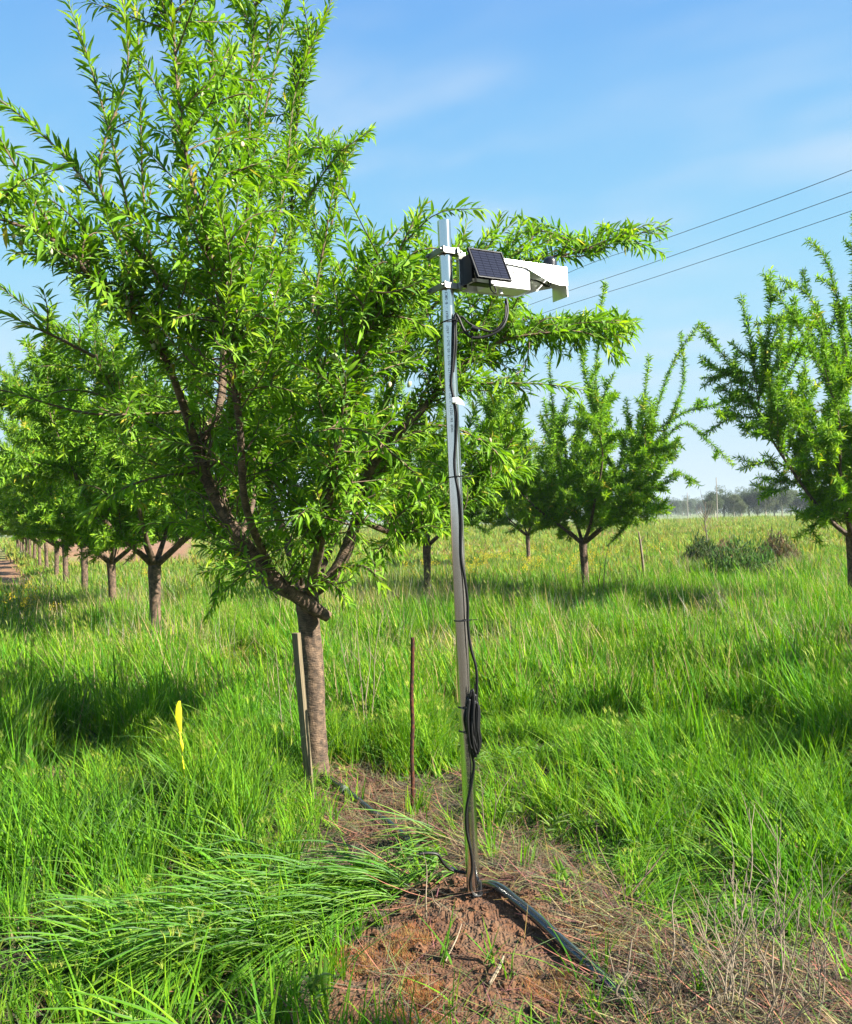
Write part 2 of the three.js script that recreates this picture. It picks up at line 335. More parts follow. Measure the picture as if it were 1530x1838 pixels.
  // broad-leaved weeds low among the grass
  const bw = []; for (let k = 0; k < 4; k++) { const B = GB(); for (let b = 0; b < 12; b++) pushBlade(B, { x: R(-.04, .04), z: R(-.04, .04), y: R(0, .06), len: R(.09, .2), w: R(.022, .045), yaw: R(0, 6.28), lean: R(.3, 1.2), curl: R(.2, 1), segs: 4, col: mixc([.075, .20, .012], [.17, .27, .015], rnd()), twist: R(-.5, .5) }); bw.push(bladesGeo(B)); }
  const W2 = []; for (let k = 0; k < 1800; k++) { const d = 2.7 + 11 * Math.pow(rnd(), 1.6), X = R(-.55, .55) * d; if (n2(X * .8 + 40, d * .8) < .1) continue; const P = patch(X, -d); if (P.cover < .3) continue; W2.push({ p: V(X, height(X, -d) + R(0, .12), -d), yaw: R(0, 6.28), s: R(.35, .7), lean: { axis: V(R(-1, 1), 0, R(-1, 1)).normalize(), a: R(-.5, .5) }, col: [1, 1, 1].map(() => R(.85, 1.15)) }); }
  scatter('broadleaf_weeds', 'low broad leaved green weeds mixed into the grass', 'weeds', bw, W2, grassMat);
  console.log('grass', items.map(i => i.length), L.length);
}

// ------------------------------------------------------------------ straw, litter and clods on the bare patch
rnd = mulberry(202);
{
  const straws = [];
  for (let k = 0; k < 6; k++) { const B = GB(); for (let b = 0; b < 9; b++) pushBlade(B, { x: R(-.06, .06), z: R(-.06, .06), y: R(.002, .03), len: R(.08, .26), w: R(.0016, .0042), yaw: R(0, 6.28), lean: R(1.2, 1.62), curl: R(-.25, .35), segs: 3, col: mixc(STRAW, rnd() < .55 ? [.10, .068, .042] : TAN, rnd()).map(v => v * R(.3, .78)), twist: R(-1, 1) }); straws.push(bladesGeo(B)); }
  const S = [];
  for (let d = 2.1; d < 6; d += .04) for (let x = -2.6; x < 2.8; x += .04) {
    const X = x + R(-.03, .03), Z = -d + R(-.03, .03), [px, py] = zpx(X, Z);
    let c = 0; if (near(px, py, strawZone, 26)) c = .95; else if (near(px, py, soilZone, 24)) c = py > 1730 ? .16 : .045; else if (near(px, py, stripZone, 20)) c = .5; else if (near(px, py, lodgeZone, 20)) c = .16; else if (py > 1380) c = .16;
    if (rnd() > c) continue;
    const v = R(.75, 1.2); S.push({ p: V(X, height(X, Z) + .002, Z), yaw: R(0, 6.28), s: R(.7, 1.35), lean: { axis: V(1, 0, R(-1, 1)).normalize(), a: R(-.2, .2) }, col: [v, v * .97, v * .92] });
  }
  scatter('straw', 'matted dry straw heaped around the mast and over the bare earth', 'straw', straws, S, dryMat);

  // orange dried moss-like rootlets
  const fuzz = []; for (let k = 0; k < 3; k++) { const B = GB(); for (let b = 0; b < 26; b++) pushBlade(B, { x: R(-.03, .03), z: R(-.03, .03), y: R(-.004, .006), len: R(.012, .04), w: R(.0012, .0025), yaw: R(0, 6.28), lean: R(.2, 1.5), curl: R(-1, 1.5), segs: 2, col: mixc([.34, .11, .02], [.28, .15, .04], rnd()).map(v => v * R(.5, 1.1)) }); fuzz.push(bladesGeo(B)); }
  const Fz = [];
  for (const [px, py, r, n] of [[740, 1700, 40, 50], [620, 1740, 55, 90], [755, 1790, 40, 120], [700, 1735, 60, 60], [1110, 1690, 55, 170], [1060, 1650, 40, 60], [1150, 1720, 40, 80], [1000, 1790, 60, 70], [1250, 1800, 70, 60], [760, 1835, 60, 80], [625, 1375, 25, 30], [740, 1450, 40, 40], [890, 1420, 20, 30]])
    for (let k = 0; k < n; k++) { const a = R(0, 6.28), q = r * Math.sqrt(rnd()), g = ground(px + Math.cos(a) * q, py + Math.sin(a) * q * .55); if (Math.hypot(g.x - mastBase.x, g.z - mastBase.z) < .05) continue; Fz.push({ p: V(g.x, height(g.x, g.z), g.z), yaw: R(0, 6.28), s: R(.4, .9), col: [1, R(.8, 1.2), 1] }); }
  scatter('orange_rootlets', 'orange withered rootlets scattered in patches on the bare earth', 'rootlets', fuzz, Fz, dryMat);

  // clods of earth
  const clods = []; for (let k = 0; k < 4; k++) { const g = new THREE.IcosahedronGeometry(1, 2), p = g.attributes.position; for (let i = 0; i < p.count; i++) { const v = V().fromBufferAttribute(p, i), f = 1 + .5 * n3(v.x * 1.3 + k * 9, v.y * 1.3, v.z * 1.3) + .22 * n3(v.x * 3.5 + k, v.y * 3.5, v.z * 3.5); p.setXYZ(i, v.x * f, v.y * f * .75, v.z * f); } g.computeVertexNormals(); g.setAttribute('color', new THREE.Float32BufferAttribute(new Float32Array(p.count * 3).fill(1), 3)); clods.push(g); }
  const C = [];
  for (let k = 0; k < 5000; k++) {
    const X = R(-1, 1.3), Z = -R(2.3, 5.2), [px, py] = zpx(X, Z); const a = near(px, py, soilZone, 16), b = near(px, py, stripZone, 14); if (!a && !b) continue;
    const s = Math.pow(rnd(), 8) * .022 + .0022; const v = R(.7, 1.25); C.push({ p: V(X, height(X, Z) + s * .2, Z), yaw: R(0, 6.28), s, col: [.112 * v, .050 * v, .022 * v] });
  }
  for (let k = 0; k < 90; k++) { const a = R(0, 6.28), r = R(.03, .26), X = mastBase.x + Math.cos(a) * r, Z = mastBase.z + Math.sin(a) * r, s = .003 + .013 * Math.pow(rnd(), 2), v = R(.75, 1.2); C.push({ p: V(X, height(X, Z) + s * .2, Z), yaw: R(0, 6.28), s, col: [.112 * v, .050 * v, .022 * v] }); }
  scatter('earth_clods', 'crumbled red brown clods of earth around the foot of the mast', 'earth clods', clods, C, new THREE.MeshStandardMaterial({ vertexColors: true, roughness: .98 }));
}

// ------------------------------------------------------------------ trees
rnd = mulberry(303);
const barkTex = noiseTex(256, (u, v) => { const band = n2(u * 7, v * 90), b2 = tile(u, v, 9, 4), sp = n2(u * 40, v * 130); const k = .76 + .2 * band + .3 * b2 - (sp > .5 ? .28 : 0); return [k, k * .97, k * .94]; }, true);
const barkBump = noiseTex(256, (u, v) => .5 + .25 * n2(u * 7, v * 90) + .2 * tile(u, v, 30, 6));
barkTex.repeat.set(2.2, 2.2); barkBump.repeat.set(2.2, 2.2);
const barkMat = new THREE.MeshStandardMaterial({ color: lin(.175, .118, .076), map: barkTex, bumpMap: barkBump, bumpScale: .006, roughness: .85 });
const limbMat = new THREE.MeshStandardMaterial({ color: lin(.15, .10, .064), map: barkTex, bumpMap: barkBump, bumpScale: .004, roughness: .82 });
const twigMat = new THREE.MeshStandardMaterial({ color: lin(.12, .075, .045), roughness: .8 });
const leafOpts = { roughness: 1, transmission: .50, thickness: 0, side: THREE.DoubleSide, clearcoat: .14, clearcoatRoughness: .34, specularIntensity: .3 };
const leafMat = new THREE.MeshPhysicalMaterial({ ...leafOpts, vertexColors: true });
const LEAFA = [.105, .245, .004], LEAFB = [.18, .34, .005], LEAFY = [.29, .43, .008], LEAFD = [.05, .15, .010];
function leafColour(tip) { const r = rnd(); let c = mixc(LEAFA, LEAFB, rnd()); if (r < .22) c = mixc(c, LEAFD, rnd()); if (r > .985) c = [.42, .36, .03]; if (tip > .75 && rnd() < .6) c = mixc(c, LEAFY, rnd()); const v = R(.85, 1.15); return c.map(q => q * v); }
// one lanceolate leaf along +x, length 1, folded on its midrib and curved down
function leafGeo(width = .21, fold = .35, bend = .22, segs = 5) {
  const p = [], n = [], c = [], i = [], uv = [];
  for (let k = 0; k <= segs; k++) {
    const t = k / segs, w = width * .5 * Math.pow(Math.sin(Math.PI * Math.pow(t, .78)), .8) * (k == segs ? 0 : 1) + .004, y = -bend * t * t + .06 * t, x = t - .1 * bend * t * t;
    for (const s of [-1, 0, 1]) { p.push(x, y + Math.abs(s) * w * fold, s * w); const q = V(bend * 1.6 * t, 1, -s * fold * .9).normalize(); n.push(q.x, q.y, q.z); const b = s ? 1 : 1.12; c.push(b, b, b); uv.push(t, s * .5 + .5); }
    if (k) { const a = (k - 1) * 3, b = k * 3; i.push(a, a + 1, b, b, a + 1, b + 1, a + 1, a + 2, b + 1, b + 1, a + 2, b + 2); }
  }
  const g = new THREE.BufferGeometry(); g.setAttribute('position', new THREE.Float32BufferAttribute(p, 3)); g.setAttribute('normal', new THREE.Float32BufferAttribute(n, 3)); g.setAttribute('color', new THREE.Float32BufferAttribute(c, 3)); g.setAttribute('uv', new THREE.Float32BufferAttribute(uv, 2)); g.setIndex(i); return g;
}
const leafVariants = [leafGeo(.185, .3, .18), leafGeo(.21, .45, .34), leafGeo(.16, .25, .05), leafGeo(.20, .5, .5)];
function leafMatrix(pos, axis, len, up = V(0, 1, 0)) {
  const x = axis.clone().normalize(), n = up.clone().add(V(R(-.8, .8), R(-.4, .4), R(-.8, .8))); n.addScaledVector(x, -n.dot(x)).normalize();
  const z = V().crossVectors(x, n); return new THREE.Matrix4().makeBasis(x.multiplyScalar(len), n.multiplyScalar(len), z.multiplyScalar(len)).setPosition(pos);
}
function curvePts(curve, n) { const a = []; for (let i = 0; i <= n; i++) a.push(curve.getPointAt(i / n)); return a; }
// a shoot: a bent twig; calls back for every leaf place (position, axis, tip)
function dressShoot(pts, gap, phi, onLeaf, from = .06, cluster = 1) {
  const curve = new THREE.CatmullRomCurve3(pts, false, 'centripetal'), L = curve.getLength(), n = Math.max(3, Math.floor(L / gap)); let a = R(0, 6.28);
  for (let k = 0; k < n; k++) {
    const t = from + (1 - from) * (k + rnd()) / n; if (t > 1) continue; const p = curve.getPointAt(t), tg = curve.getTangentAt(t);
    let u = V(0, 1, 0).cross(tg); if (u.lengthSq() < .01) u = V(1, 0, 0).cross(tg); u.normalize(); const w = V().crossVectors(tg, u);
    const m = cluster > 1 && rnd() < .5 ? cluster : 1;
    for (let q = 0; q < m; q++) { a += 2.4 + R(-.4, .4); const f = phi * R(.65, 1.3) * (1 - .35 * t); const rad = u.clone().multiplyScalar(Math.cos(a)).addScaledVector(w, Math.sin(a)); const ax = tg.clone().multiplyScalar(Math.cos(f)).addScaledVector(rad, Math.sin(f)); ax.y -= .14 * rnd(); onLeaf(p, ax.normalize(), t, rad); }
  }
}
// ---- the big tree beside the mast
const mainBase = foot(566, 1345, 5.35);
{
  const D0 = 5.35;
  const root = thing('almond_tree', 'large leafy almond tree with thick bare trunk behind the steel mast', 'tree', mainBase, 'orchard trees');
  const P = (px, py, dz = 0) => at(px, py, D0 + dz).sub(mainBase);
  const line = a => a.map(q => P(...q));
  // trunk
  const trunkPts = [V(.012, -.08, 0), V(.008, .02, 0), P(565, 1300), P(562, 1200), P(555, 1120), P(550, 1062)];
  part('trunk', limbTube(trunkPts, [.096, .082, .070, .066, .068, .078], 22, 60, .05), barkMat, root);
  const limbs = [
    { p: [[590, 1108, -.08], [556, 1086, -.12], [505, 1048, -.22], [432, 965, -.36], [385, 890, -.42], [352, 800, -.45]], r: [.034, .044, .042, .038, .034, .031] },
    { p: [[352, 806, -.45], [392, 735, -.35], [402, 640, -.28], [404, 540, -.2], [440, 420, -.12], [448, 220, 0], [458, 40, .05], [470, -120, .1]], r: [.033, .026, .022, .019, .014, .010, .007, .003] },
    { p: [[356, 812, -.46], [325, 715, -.7], [280, 612, -.95], [190, 530, -1.2], [110, 440, -1.45], [0, 392, -1.65], [-130, 350, -1.8]], r: [.03, .021, .017, .014, .011, .008, .003] },
    { p: [[548, 1080, 0], [480, 1045, .3], [430, 1000, .5], [375, 930, .8], [300, 830, 1.1], [220, 720, 1.35], [120, 600, 1.5]], r: [.034, .032, .028, .023, .017, .011, .004] },
    { p: [[552, 1070, .02], [600, 1030, .05], [632, 960, .05], [655, 870, 0], [690, 800, -.05], [735, 760, -.12], [800, 690, -.1], [900, 612, .0], [1030, 590, .1], [1135, 585, .1]], r: [.045, .043, .038, .033, .030, .026, .019, .013, .009, .003] },
    { p: [[550, 1075, .05], [520, 985, .35], [500, 930, .6], [480, 850, .85], [470, 740, 1.0], [500, 600, 1.1], [520, 440, 1.1], [530, 250, 1.0], [560, 60, .9]], r: [.04, .036, .03, .026, .022, .018, .013, .008, .003] },
    { p: [[555, 1065, .05], [600, 960, .5], [640, 850, .75], [590, 745, .8], [572, 640, .8], [575, 510, .8], [600, 380, .75], [625, 250, .7]], r: [.04, .034, .028, .022, .017, .012, .008, .003] },
    { p: [[665, 850, 0], [700, 700, .2], [740, 600, .35], [800, 530, .45], [900, 478, .5], [1050, 450, .45], [1200, 402, .4]], r: [.026, .02, .016, .013, .011, .008, .003] },
    { p: [[552, 1075, -.02], [570, 1000, -.45], [590, 900, -.85], [610, 780, -1.0], [640, 640, -1.05], [690, 520, -1.05], [745, 390, -1.0]], r: [.036, .03, .024, .019, .014, .009, .003] },
    { p: [[480, 1010, -.25], [440, 900, -.75], [430, 760, -1.0], [410, 620, -1.15], [380, 470, -1.2], [330, 250, -1.2], [310, 30, -1.1], [300, -120, -1.1]], r: [.024, .021, .018, .015, .012, .009, .006, .003] },
    { p: [[640, 930, .05], [720, 960, .3], [780, 945, .5], [830, 900, .7], [880, 860, .8], [930, 840, .8]], r: [.022, .019, .016, .012, .008, .003] },
    { p: [[430, 965, -.36], [455, 900, -.25], [445, 800, -.1], [430, 700, 0]], r: [.016, .014, .011, .006] },
  ];
  const twigs = [], leafList = [], fruits = [], paths = [];
  const showA = [[600, 1108], [505, 1048], [432, 965], [385, 890], [352, 800], [392, 735], [402, 640]], showB = [[632, 960], [655, 870], [690, 800], [735, 760]];
  const segDist = (x, y, Q) => { let m = 1e9; for (let i = 0; i < Q.length - 1; i++) { const [ax, ay] = Q[i], [bx, by] = Q[i + 1], dx = bx - ax, dy = by - ay, t = clamp(((x - ax) * dx + (y - ay) * dy) / (dx * dx + dy * dy), 0, 1); m = Math.min(m, Math.hypot(x - ax - dx * t, y - ay - dy * t)); } return m; };
  const addLeaf = (p, ax, t, rad, big = 1) => { const [lx, ly] = toPx(p.clone().addScaledVector(ax, .05).add(mainBase)); if (p.z > -.25 && segDist(lx, ly, showA) < (ly > 780 ? 27 : 16) && rnd() < .9) return; if (p.z > -.3 && segDist(lx, ly, showB) < 20 && rnd() < .7) return; const len = R(.045, .106) * big * (t > .93 ? .75 : 1); leafList.push({ m: leafMatrix(p.clone().addScaledVector(rad, .004), ax, len), c: leafColour(t), v: Math.floor(rnd() * 4), p }); };
  for (const l of limbs) { const pts = line(l.p); l.pts = pts; part('limb', limbTube(pts, l.r, l.r[0] > .03 ? 14 : 9, 0, .06), l.r[0] > .022 ? barkMat : limbMat, root); paths.push(l); }
  // long shoots that draw the outline
  const shoots = [
    [[300, 600, -.6], [262, 400, -.7], [252, 180, -.7], [244, -60, -.7]], [[262, 520, -.7], [205, 270, -.8], [160, 110, -.8], [118, -10, -.8]],
    [[340, 560, -.3], [330, 320, -.3], [322, 150, -.3], [345, -40, -.3]], [[404, 540, -.2], [398, 330, -.3], [385, 150, -.4], [372, -80, -.4]],
    [[470, 520, .3], [512, 330, .3], [532, 160, .3], [600, -10, .25]], [[530, 400, .7], [575, 320, .6], [610, 275, .55], [668, 232, .5]],
    [[560, 560, .6], [585, 420, .5], [602, 330, .4], [640, 262, .4]], [[300, 640, -.9], [200, 400, -1.0], [110, 275, -1.1], [0, 180, -1.2], [-70, 140, -1.2]],
    [[110, 440, -1.45], [40, 320, -1.5], [-10, 230, -1.6]], [[330, 740, -.3], [160, 742, -.6], [0, 700, -.9], [-90, 690, -1]], [[350, 850, -.45], [290, 855, -.6], [215, 880, -.8], [150, 930, -.9]],
    [[430, 985, .5], [400, 1020, .5], [390, 1065, .45], [372, 1110, .4]], [[800, 690, -.1], [900, 688, -.2], [980, 690, -.2], [1050, 700, -.2]], [[735, 760, -.12], [820, 770, -.2], [890, 810, -.3], [925, 880, -.3]],
    [[700, 560, .2], [715, 480, .2], [738, 430, .2], [762, 365, .2]], [[640, 640, -.9], [650, 540, -.95], [660, 470, -.95], [672, 410, -1]], [[800, 530, .45], [850, 470, .4], [885, 430, .4], [900, 385, .4]],
    [[740, 600, .35], [800, 470, .3], [830, 430, .3], [838, 400, .3]], [[900, 478, .5], [950, 430, .5], [985, 405, .5]], [[1050, 450, .45], [1110, 425, .45], [1140, 410, .45]],
    [[900, 612, 0], [960, 600, -.1], [1060, 600, -.15], [1110, 650, -.2]], [[690, 800, -.05], [760, 870, -.3], [780, 930, -.4]], [[655, 870, 0], [700, 920, -.3], [720, 1000, -.4]],
    [[220, 720, 1.35], [120, 700, 1.4], [20, 740, 1.4]], [[170, 640, -.9], [90, 600, -1.1], [0, 560, -1.2]], [[120, 600, 1.5], [60, 560, 1.5], [-20, 500, 1.5]],
    [[555, 1040, -.1], [600, 1050, -.3], [625, 1085, -.4]], [[600, 1020, .05], [660, 1020, -.2], [690, 1060, -.3]], [[540, 1050, -.1], [545, 1000, -.3], [560, 930, -.4]],
    [[448, 300, 0], [480, 180, .05], [505, 60, .1], [520, -60, .1]], [[402, 620, -.3], [370, 420, -.5], [420, 250, -.5], [410, 40, -.5]], [[300, 520, -1.1], [180, 330, -1.2], [230, 120, -1.2], [215, -40, -1.2]],
  ];
  const bushy = [];
  for (const s of shoots) { const pts = line(s); bushy.push(pts); const n = pts.length; twigs.push(limbTube(pts, pts.map((_, k) => .0085 * (1 - k / (n - 1)) + .002), 5, n * 5, 0, false)); dressShoot(pts, .0112, .88, addLeaf, .04, 2); }
  // silhouette of the crown, to keep side shoots within it
  const sil = [[-260, 330], [-40, 130], [70, 190], [150, 290], [200, 260], [90, 20], [90, -200], [620, -200], [610, 20], [560, 100], [560, 240], [680, 220], [650, 300], [600, 400], [640, 400], [730, 380], [760, 350], [900, 380], [1000, 400], [1220, 385], [1200, 470], [1060, 480], [930, 500], [940, 570], [1070, 560], [1160, 570], [1130, 640], [1060, 720], [960, 760], [960, 880], [900, 920], [830, 960], [790, 1010], [720, 1050], [690, 1080], [560, 1090], [440, 1040], [370, 1115], [340, 1010], [250, 960], [60, 900], [-260, 860]];
  const side = (from, tg, len, depth) => {
    if (from.y > 2.9 && rnd() < .62) return;
    for (let tries = 0; tries < 10; tries++) {
      const dir = tg.clone().multiplyScalar(R(.1, .7)).add(V(R(-1, 1), R(-.35, 1.1), R(-1, 1)).normalize()); dir.normalize();
      const mid = from.clone().addScaledVector(dir, len * .5).add(V(R(-.04, .04), R(-.02, .05), R(-.04, .04))), end = from.clone().addScaledVector(dir, len).add(V(R(-.08, .08), R(-.12, .16) * len * 1.5, R(-.08, .08)));
      const [ex, ey] = toPx(end.clone().add(mainBase)), [mx, my] = toPx(mid.clone().add(mainBase));
      if (!inPoly(ex, ey, sil) || !inPoly(mx, my, sil)) continue;
      const rel = end.z - 0; if (rel > 1.95 || rel < -1.9) continue;
      const pts = [from, mid, end]; twigs.push(limbTube(pts, [.005, .0035, .0015], 4, 7, 0, false)); dressShoot(pts, .0135, 1.05, addLeaf, .05, 2); return pts;
    }
  };
  for (const l of limbs) {
    const c = new THREE.CatmullRomCurve3(l.pts, false, 'centripetal'), L = c.getLength(), n = Math.floor(L * 37);
    for (let k = 0; k < n; k++) { const t = .2 + .78 * rnd(), s = side(c.getPointAt(t), c.getTangentAt(t), R(.22, .62)); if (s && rnd() < .75) { const cc = new THREE.CatmullRomCurve3(s); side(cc.getPointAt(R(.3, .7)), cc.getTangentAt(.5), R(.15, .35)); } }
    // spurs straight on the limb
    dressShoot(l.pts, .022, 1.2, addLeaf, .25, 3);
  }
  for (const pts of bushy) { const c = new THREE.CatmullRomCurve3(pts), n = Math.floor(c.getLength() * 3.2); for (let k = 0; k < n; k++) { const t = R(.08, .8); side(c.getPointAt(t), c.getTangentAt(t), R(.1, .28)); } }
  part('twigs', mergeGeometries(twigs), twigMat, root, 'stuff');
  // the nearest leaves stand as leaves of their own, the rest as one crown
  leafList.forEach(l => { l.d = l.p.clone().add(mainBase).distanceTo(camera.position); const [px, py] = toPx(l.p.clone().add(mainBase)); l.in = px > 0 && px < 1530 && py > 0; });
  const ranked = leafList.filter(l => l.in).sort((a, b) => a.d - b.d).slice(0, 290); const own = new Set(ranked);
  const ownMats = [0, 1, 2, 3, 4].map(k => new THREE.MeshPhysicalMaterial({ ...leafOpts, color: lin(...mixc(LEAFA, [LEAFB, LEAFB, LEAFD, LEAFY, LEAFA][k], .8)) }));
  ranked.forEach((l, k) => { const m = part('leaf', leafVariants[l.v], ownMats[k % 5], root); l.m.decompose(m.position, m.quaternion, m.scale); });
  const rest = leafList.filter(l => !own.has(l));
  const crown = new THREE.Group(); crown.name = 'crown'; crown.userData.kind = 'stuff'; root.add(crown);
  for (let v = 0; v < 4; v++) { const L = rest.filter(l => l.v === v), im = new THREE.InstancedMesh(leafVariants[v], leafMat, L.length); im.name = 'leaves'; im.userData.kind = 'stuff'; const c = new THREE.Color(); L.forEach((l, k) => { im.setMatrixAt(k, l.m); c.setRGB(...l.c); im.setColorAt(k, c); }); im.castShadow = im.receiveShadow = true; crown.add(im); }
  // green almonds
  const ag = new THREE.SphereGeometry(1, 10, 8); { const p = ag.attributes.position; for (let i = 0; i < p.count; i++) { const y = p.getY(i); p.setXYZ(i, p.getX(i) * .72 * (1 - .18 * y), y * 1.05, p.getZ(i) * .55); } ag.computeVertexNormals(); }
  const am = [std(lin(.36, .40, .22), .95, 0, { sheen: .5, sheenRoughness: .6, sheenColor: lin(.7, .75, .55) }), std(lin(.42, .36, .20), .95), std(lin(.30, .37, .16), .95)];
  const put = (p) => { const m = part('almond', ag, am[Math.floor(rnd() * 3)], root); m.position.copy(p); const s = R(.013, .018); m.scale.set(s, s, s); m.rotation.set(R(-.7, .7), R(0, 6), R(2.4, 3.9)); };
  for (const [px, py, dz] of [[283, 612, -1.02], [276, 622, -1.0], [300, 600, -1.04], [305, 618, -1.0], [25, 424, -1.62], [42, 418, -1.6], [58, 428, -1.6], [110, 340, -1.5], [182, 544, -1.25], [440, 660, -1.05], [700, 690, -1.0], [735, 690, -.9], [905, 830, -.3], [915, 845, -.3], [920, 812, -.3], [428, 525, -1.1], [487, 530, -1.0], [418, 328, -1.2], [305, 335, -1.2], [640, 850, -.9], [880, 790, -.3]]) put(P(px, py, dz));
  const cand = leafList.filter(l => l.in && l.d < 5.2); for (let k = 0; k < 60; k++) put(cand[Math.floor(rnd() * cand.length)].p.clone().add(V(0, -.018, 0)));
  shadowOn(root);
  console.log('main leaves', leafList.length);
}

// ---- the other orchard trees
const sprigs = []; rnd = mulberry(404);
for (let k = 0; k < 5; k++) {
  const gs = []; for (let q = 0; q < 6; q++) { const a = q * 2.4 + R(-.4, .4), f = R(.6, 1.25), g = leafVariants[Math.floor(rnd() * 4)].clone(); const ax = V(Math.sin(f) * Math.cos(a), Math.cos(f), Math.sin(f) * Math.sin(a)); g.applyMatrix4(leafMatrix(V(0, (q - 3) * .012, 0), ax, R(.06, .112), V(0, 1, 0))); const v = R(.8, 1.2), c = g.attributes.color; for (let i = 0; i < c.count; i++) c.setXYZ(i, c.getX(i) * v * R(.97, 1.03), c.getY(i) * v, c.getZ(i) * v); gs.push(g); }
  sprigs.push(mergeGeometries(gs));
}
function orchardTree(seed, o = {}) {
  rnd = mulberry(seed);
  const root = new THREE.Group();
  const th = o.trunkH ?? R(1.08, 1.2), r0 = o.r ?? .072, lean = V(R(-.04, .04), 0, R(-.04, .04));
  part('trunk', limbTube([V(0, -.1, 0), V(0, .1, 0), V(lean.x * .5, th * .6, lean.z * .5), V(lean.x, th, lean.z)], [r0 * 1.25, r0, r0 * .9, r0 * 1.08], 12, 26, .06), barkMat, root);
  const list = [], twigs = [], hub = V(lean.x, th - .03, lean.z);
  const addSprig = (p, ax, t) => { const q = new THREE.Quaternion().setFromUnitVectors(V(0, 1, 0), ax); q.multiply(new THREE.Quaternion().setFromAxisAngle(V(0, 1, 0), R(0, 6.28))); const s = R(.75, 1.2); list.push({ m: new THREE.Matrix4().compose(p, q, V(s, s, s)), c: leafColour(t * .95), v: Math.floor(rnd() * 5) }); };
  const shoot = (pts, r, sub) => { const n = pts.length; twigs.push(limbTube(pts, pts.map((_, k) => r * (1 - .85 * k / (n - 1))), 4, n * 3, 0, false)); dressShoot(pts, o.gap ?? .022, .75, addSprig, .05, 1); if (sub) { const c = new THREE.CatmullRomCurve3(pts); for (let k = 0; k < sub; k++) { const p = c.getPointAt(R(.1, .8)), d = c.getTangentAt(.5).add(V(R(-1.1, 1.1), R(-.3, .9), R(-1.1, 1.1))).normalize(), L = R(.15, .45); shoot([p, p.clone().addScaledVector(d, L * .5).add(V(0, .02, 0)), p.clone().addScaledVector(d, L).add(V(0, R(-.05, .1), 0))], .004, 0); } } };
  const N = o.limbs ?? 6, top = o.top ?? 1, spread = o.spread ?? 1;
  for (let k = 0; k < N; k++) {
    const a = k / N * 6.283 + R(-.3, .3), c = Math.cos(a), s = Math.sin(a), w = R(.9, 1.25) * spread, hh = R(1.5, 2.2) * top;
    const pts = [hub.clone(), V(c * .28 * w, th + .25, s * .28 * w), V(c * .7 * w, th + hh * .38, s * .7 * w), V(c * 1.0 * w + R(-.1, .1), th + hh * .7, s * 1.0 * w), V(c * 1.2 * w + R(-.15, .15), th + hh, s * 1.2 * w)];
    part('limb', limbTube(pts, [.042, .030, .021, .014, .005], 8, 22, .06), limbMat, root);
    const cv = new THREE.CatmullRomCurve3(pts);
    for (let q = 0; q < (o.shoots ?? 21); q++) {
      const t = R(.14, 1), p = cv.getPointAt(t), out = V(c, 0, s), up = rnd() < .5;
      const L = up ? R(.6, 1.7) * top : R(.35, .8) * spread;
      const d = up ? V(R(-.35, .35), 1, R(-.35, .35)).addScaledVector(out, R(-.35, .35)) : out.clone().multiplyScalar(R(.2, 1)).add(V(R(-.9, .9), R(-.15, .45), R(-.9, .9))); d.normalize();
      const e = p.clone().addScaledVector(d, L), m = p.clone().addScaledVector(d, L * .55); if (up) e.add(V(R(-.1, .1), 0, R(-.1, .1))); else { m.y += .06; e.y -= R(-.1, .16); } if (e.y < 1.12) e.y = R(1.12, 1.3);
      shoot([p, m, e], .009, up ? 3 : 4);
    }
  }
  for (const e of o.extra ?? []) shoot(e, .009, o.extraSub ?? 2);
  const tw = part('twigs', mergeGeometries(twigs), twigMat, root, 'stuff');
  const crown = new THREE.Group(); crown.name = 'crown'; crown.userData.kind = 'stuff'; root.add(crown);
  for (let v = 0; v < 5; v++) { const L = list.filter(l => l.v === v), im = new THREE.InstancedMesh(sprigs[v], leafMat, L.length); im.name = 'leaves'; im.userData.kind = 'stuff'; const c = new THREE.Color(); L.forEach((l, k) => { im.setMatrixAt(k, l.m); c.setRGB(...l.c); im.setColorAt(k, c); }); crown.add(im); }
  console.log('tree', seed, list.length);
  return shadowOn(root);
}
function plant(tree, pos, turn, scale, label) { const t = tree.parent ? tree.clone() : tree; t.name = numbered('almond_tree'); t.position.copy(pos); t.rotation.y = turn; t.scale.setScalar(scale); tag(t, label, 'tree', 'orchard trees'); scene.add(t); return t; }
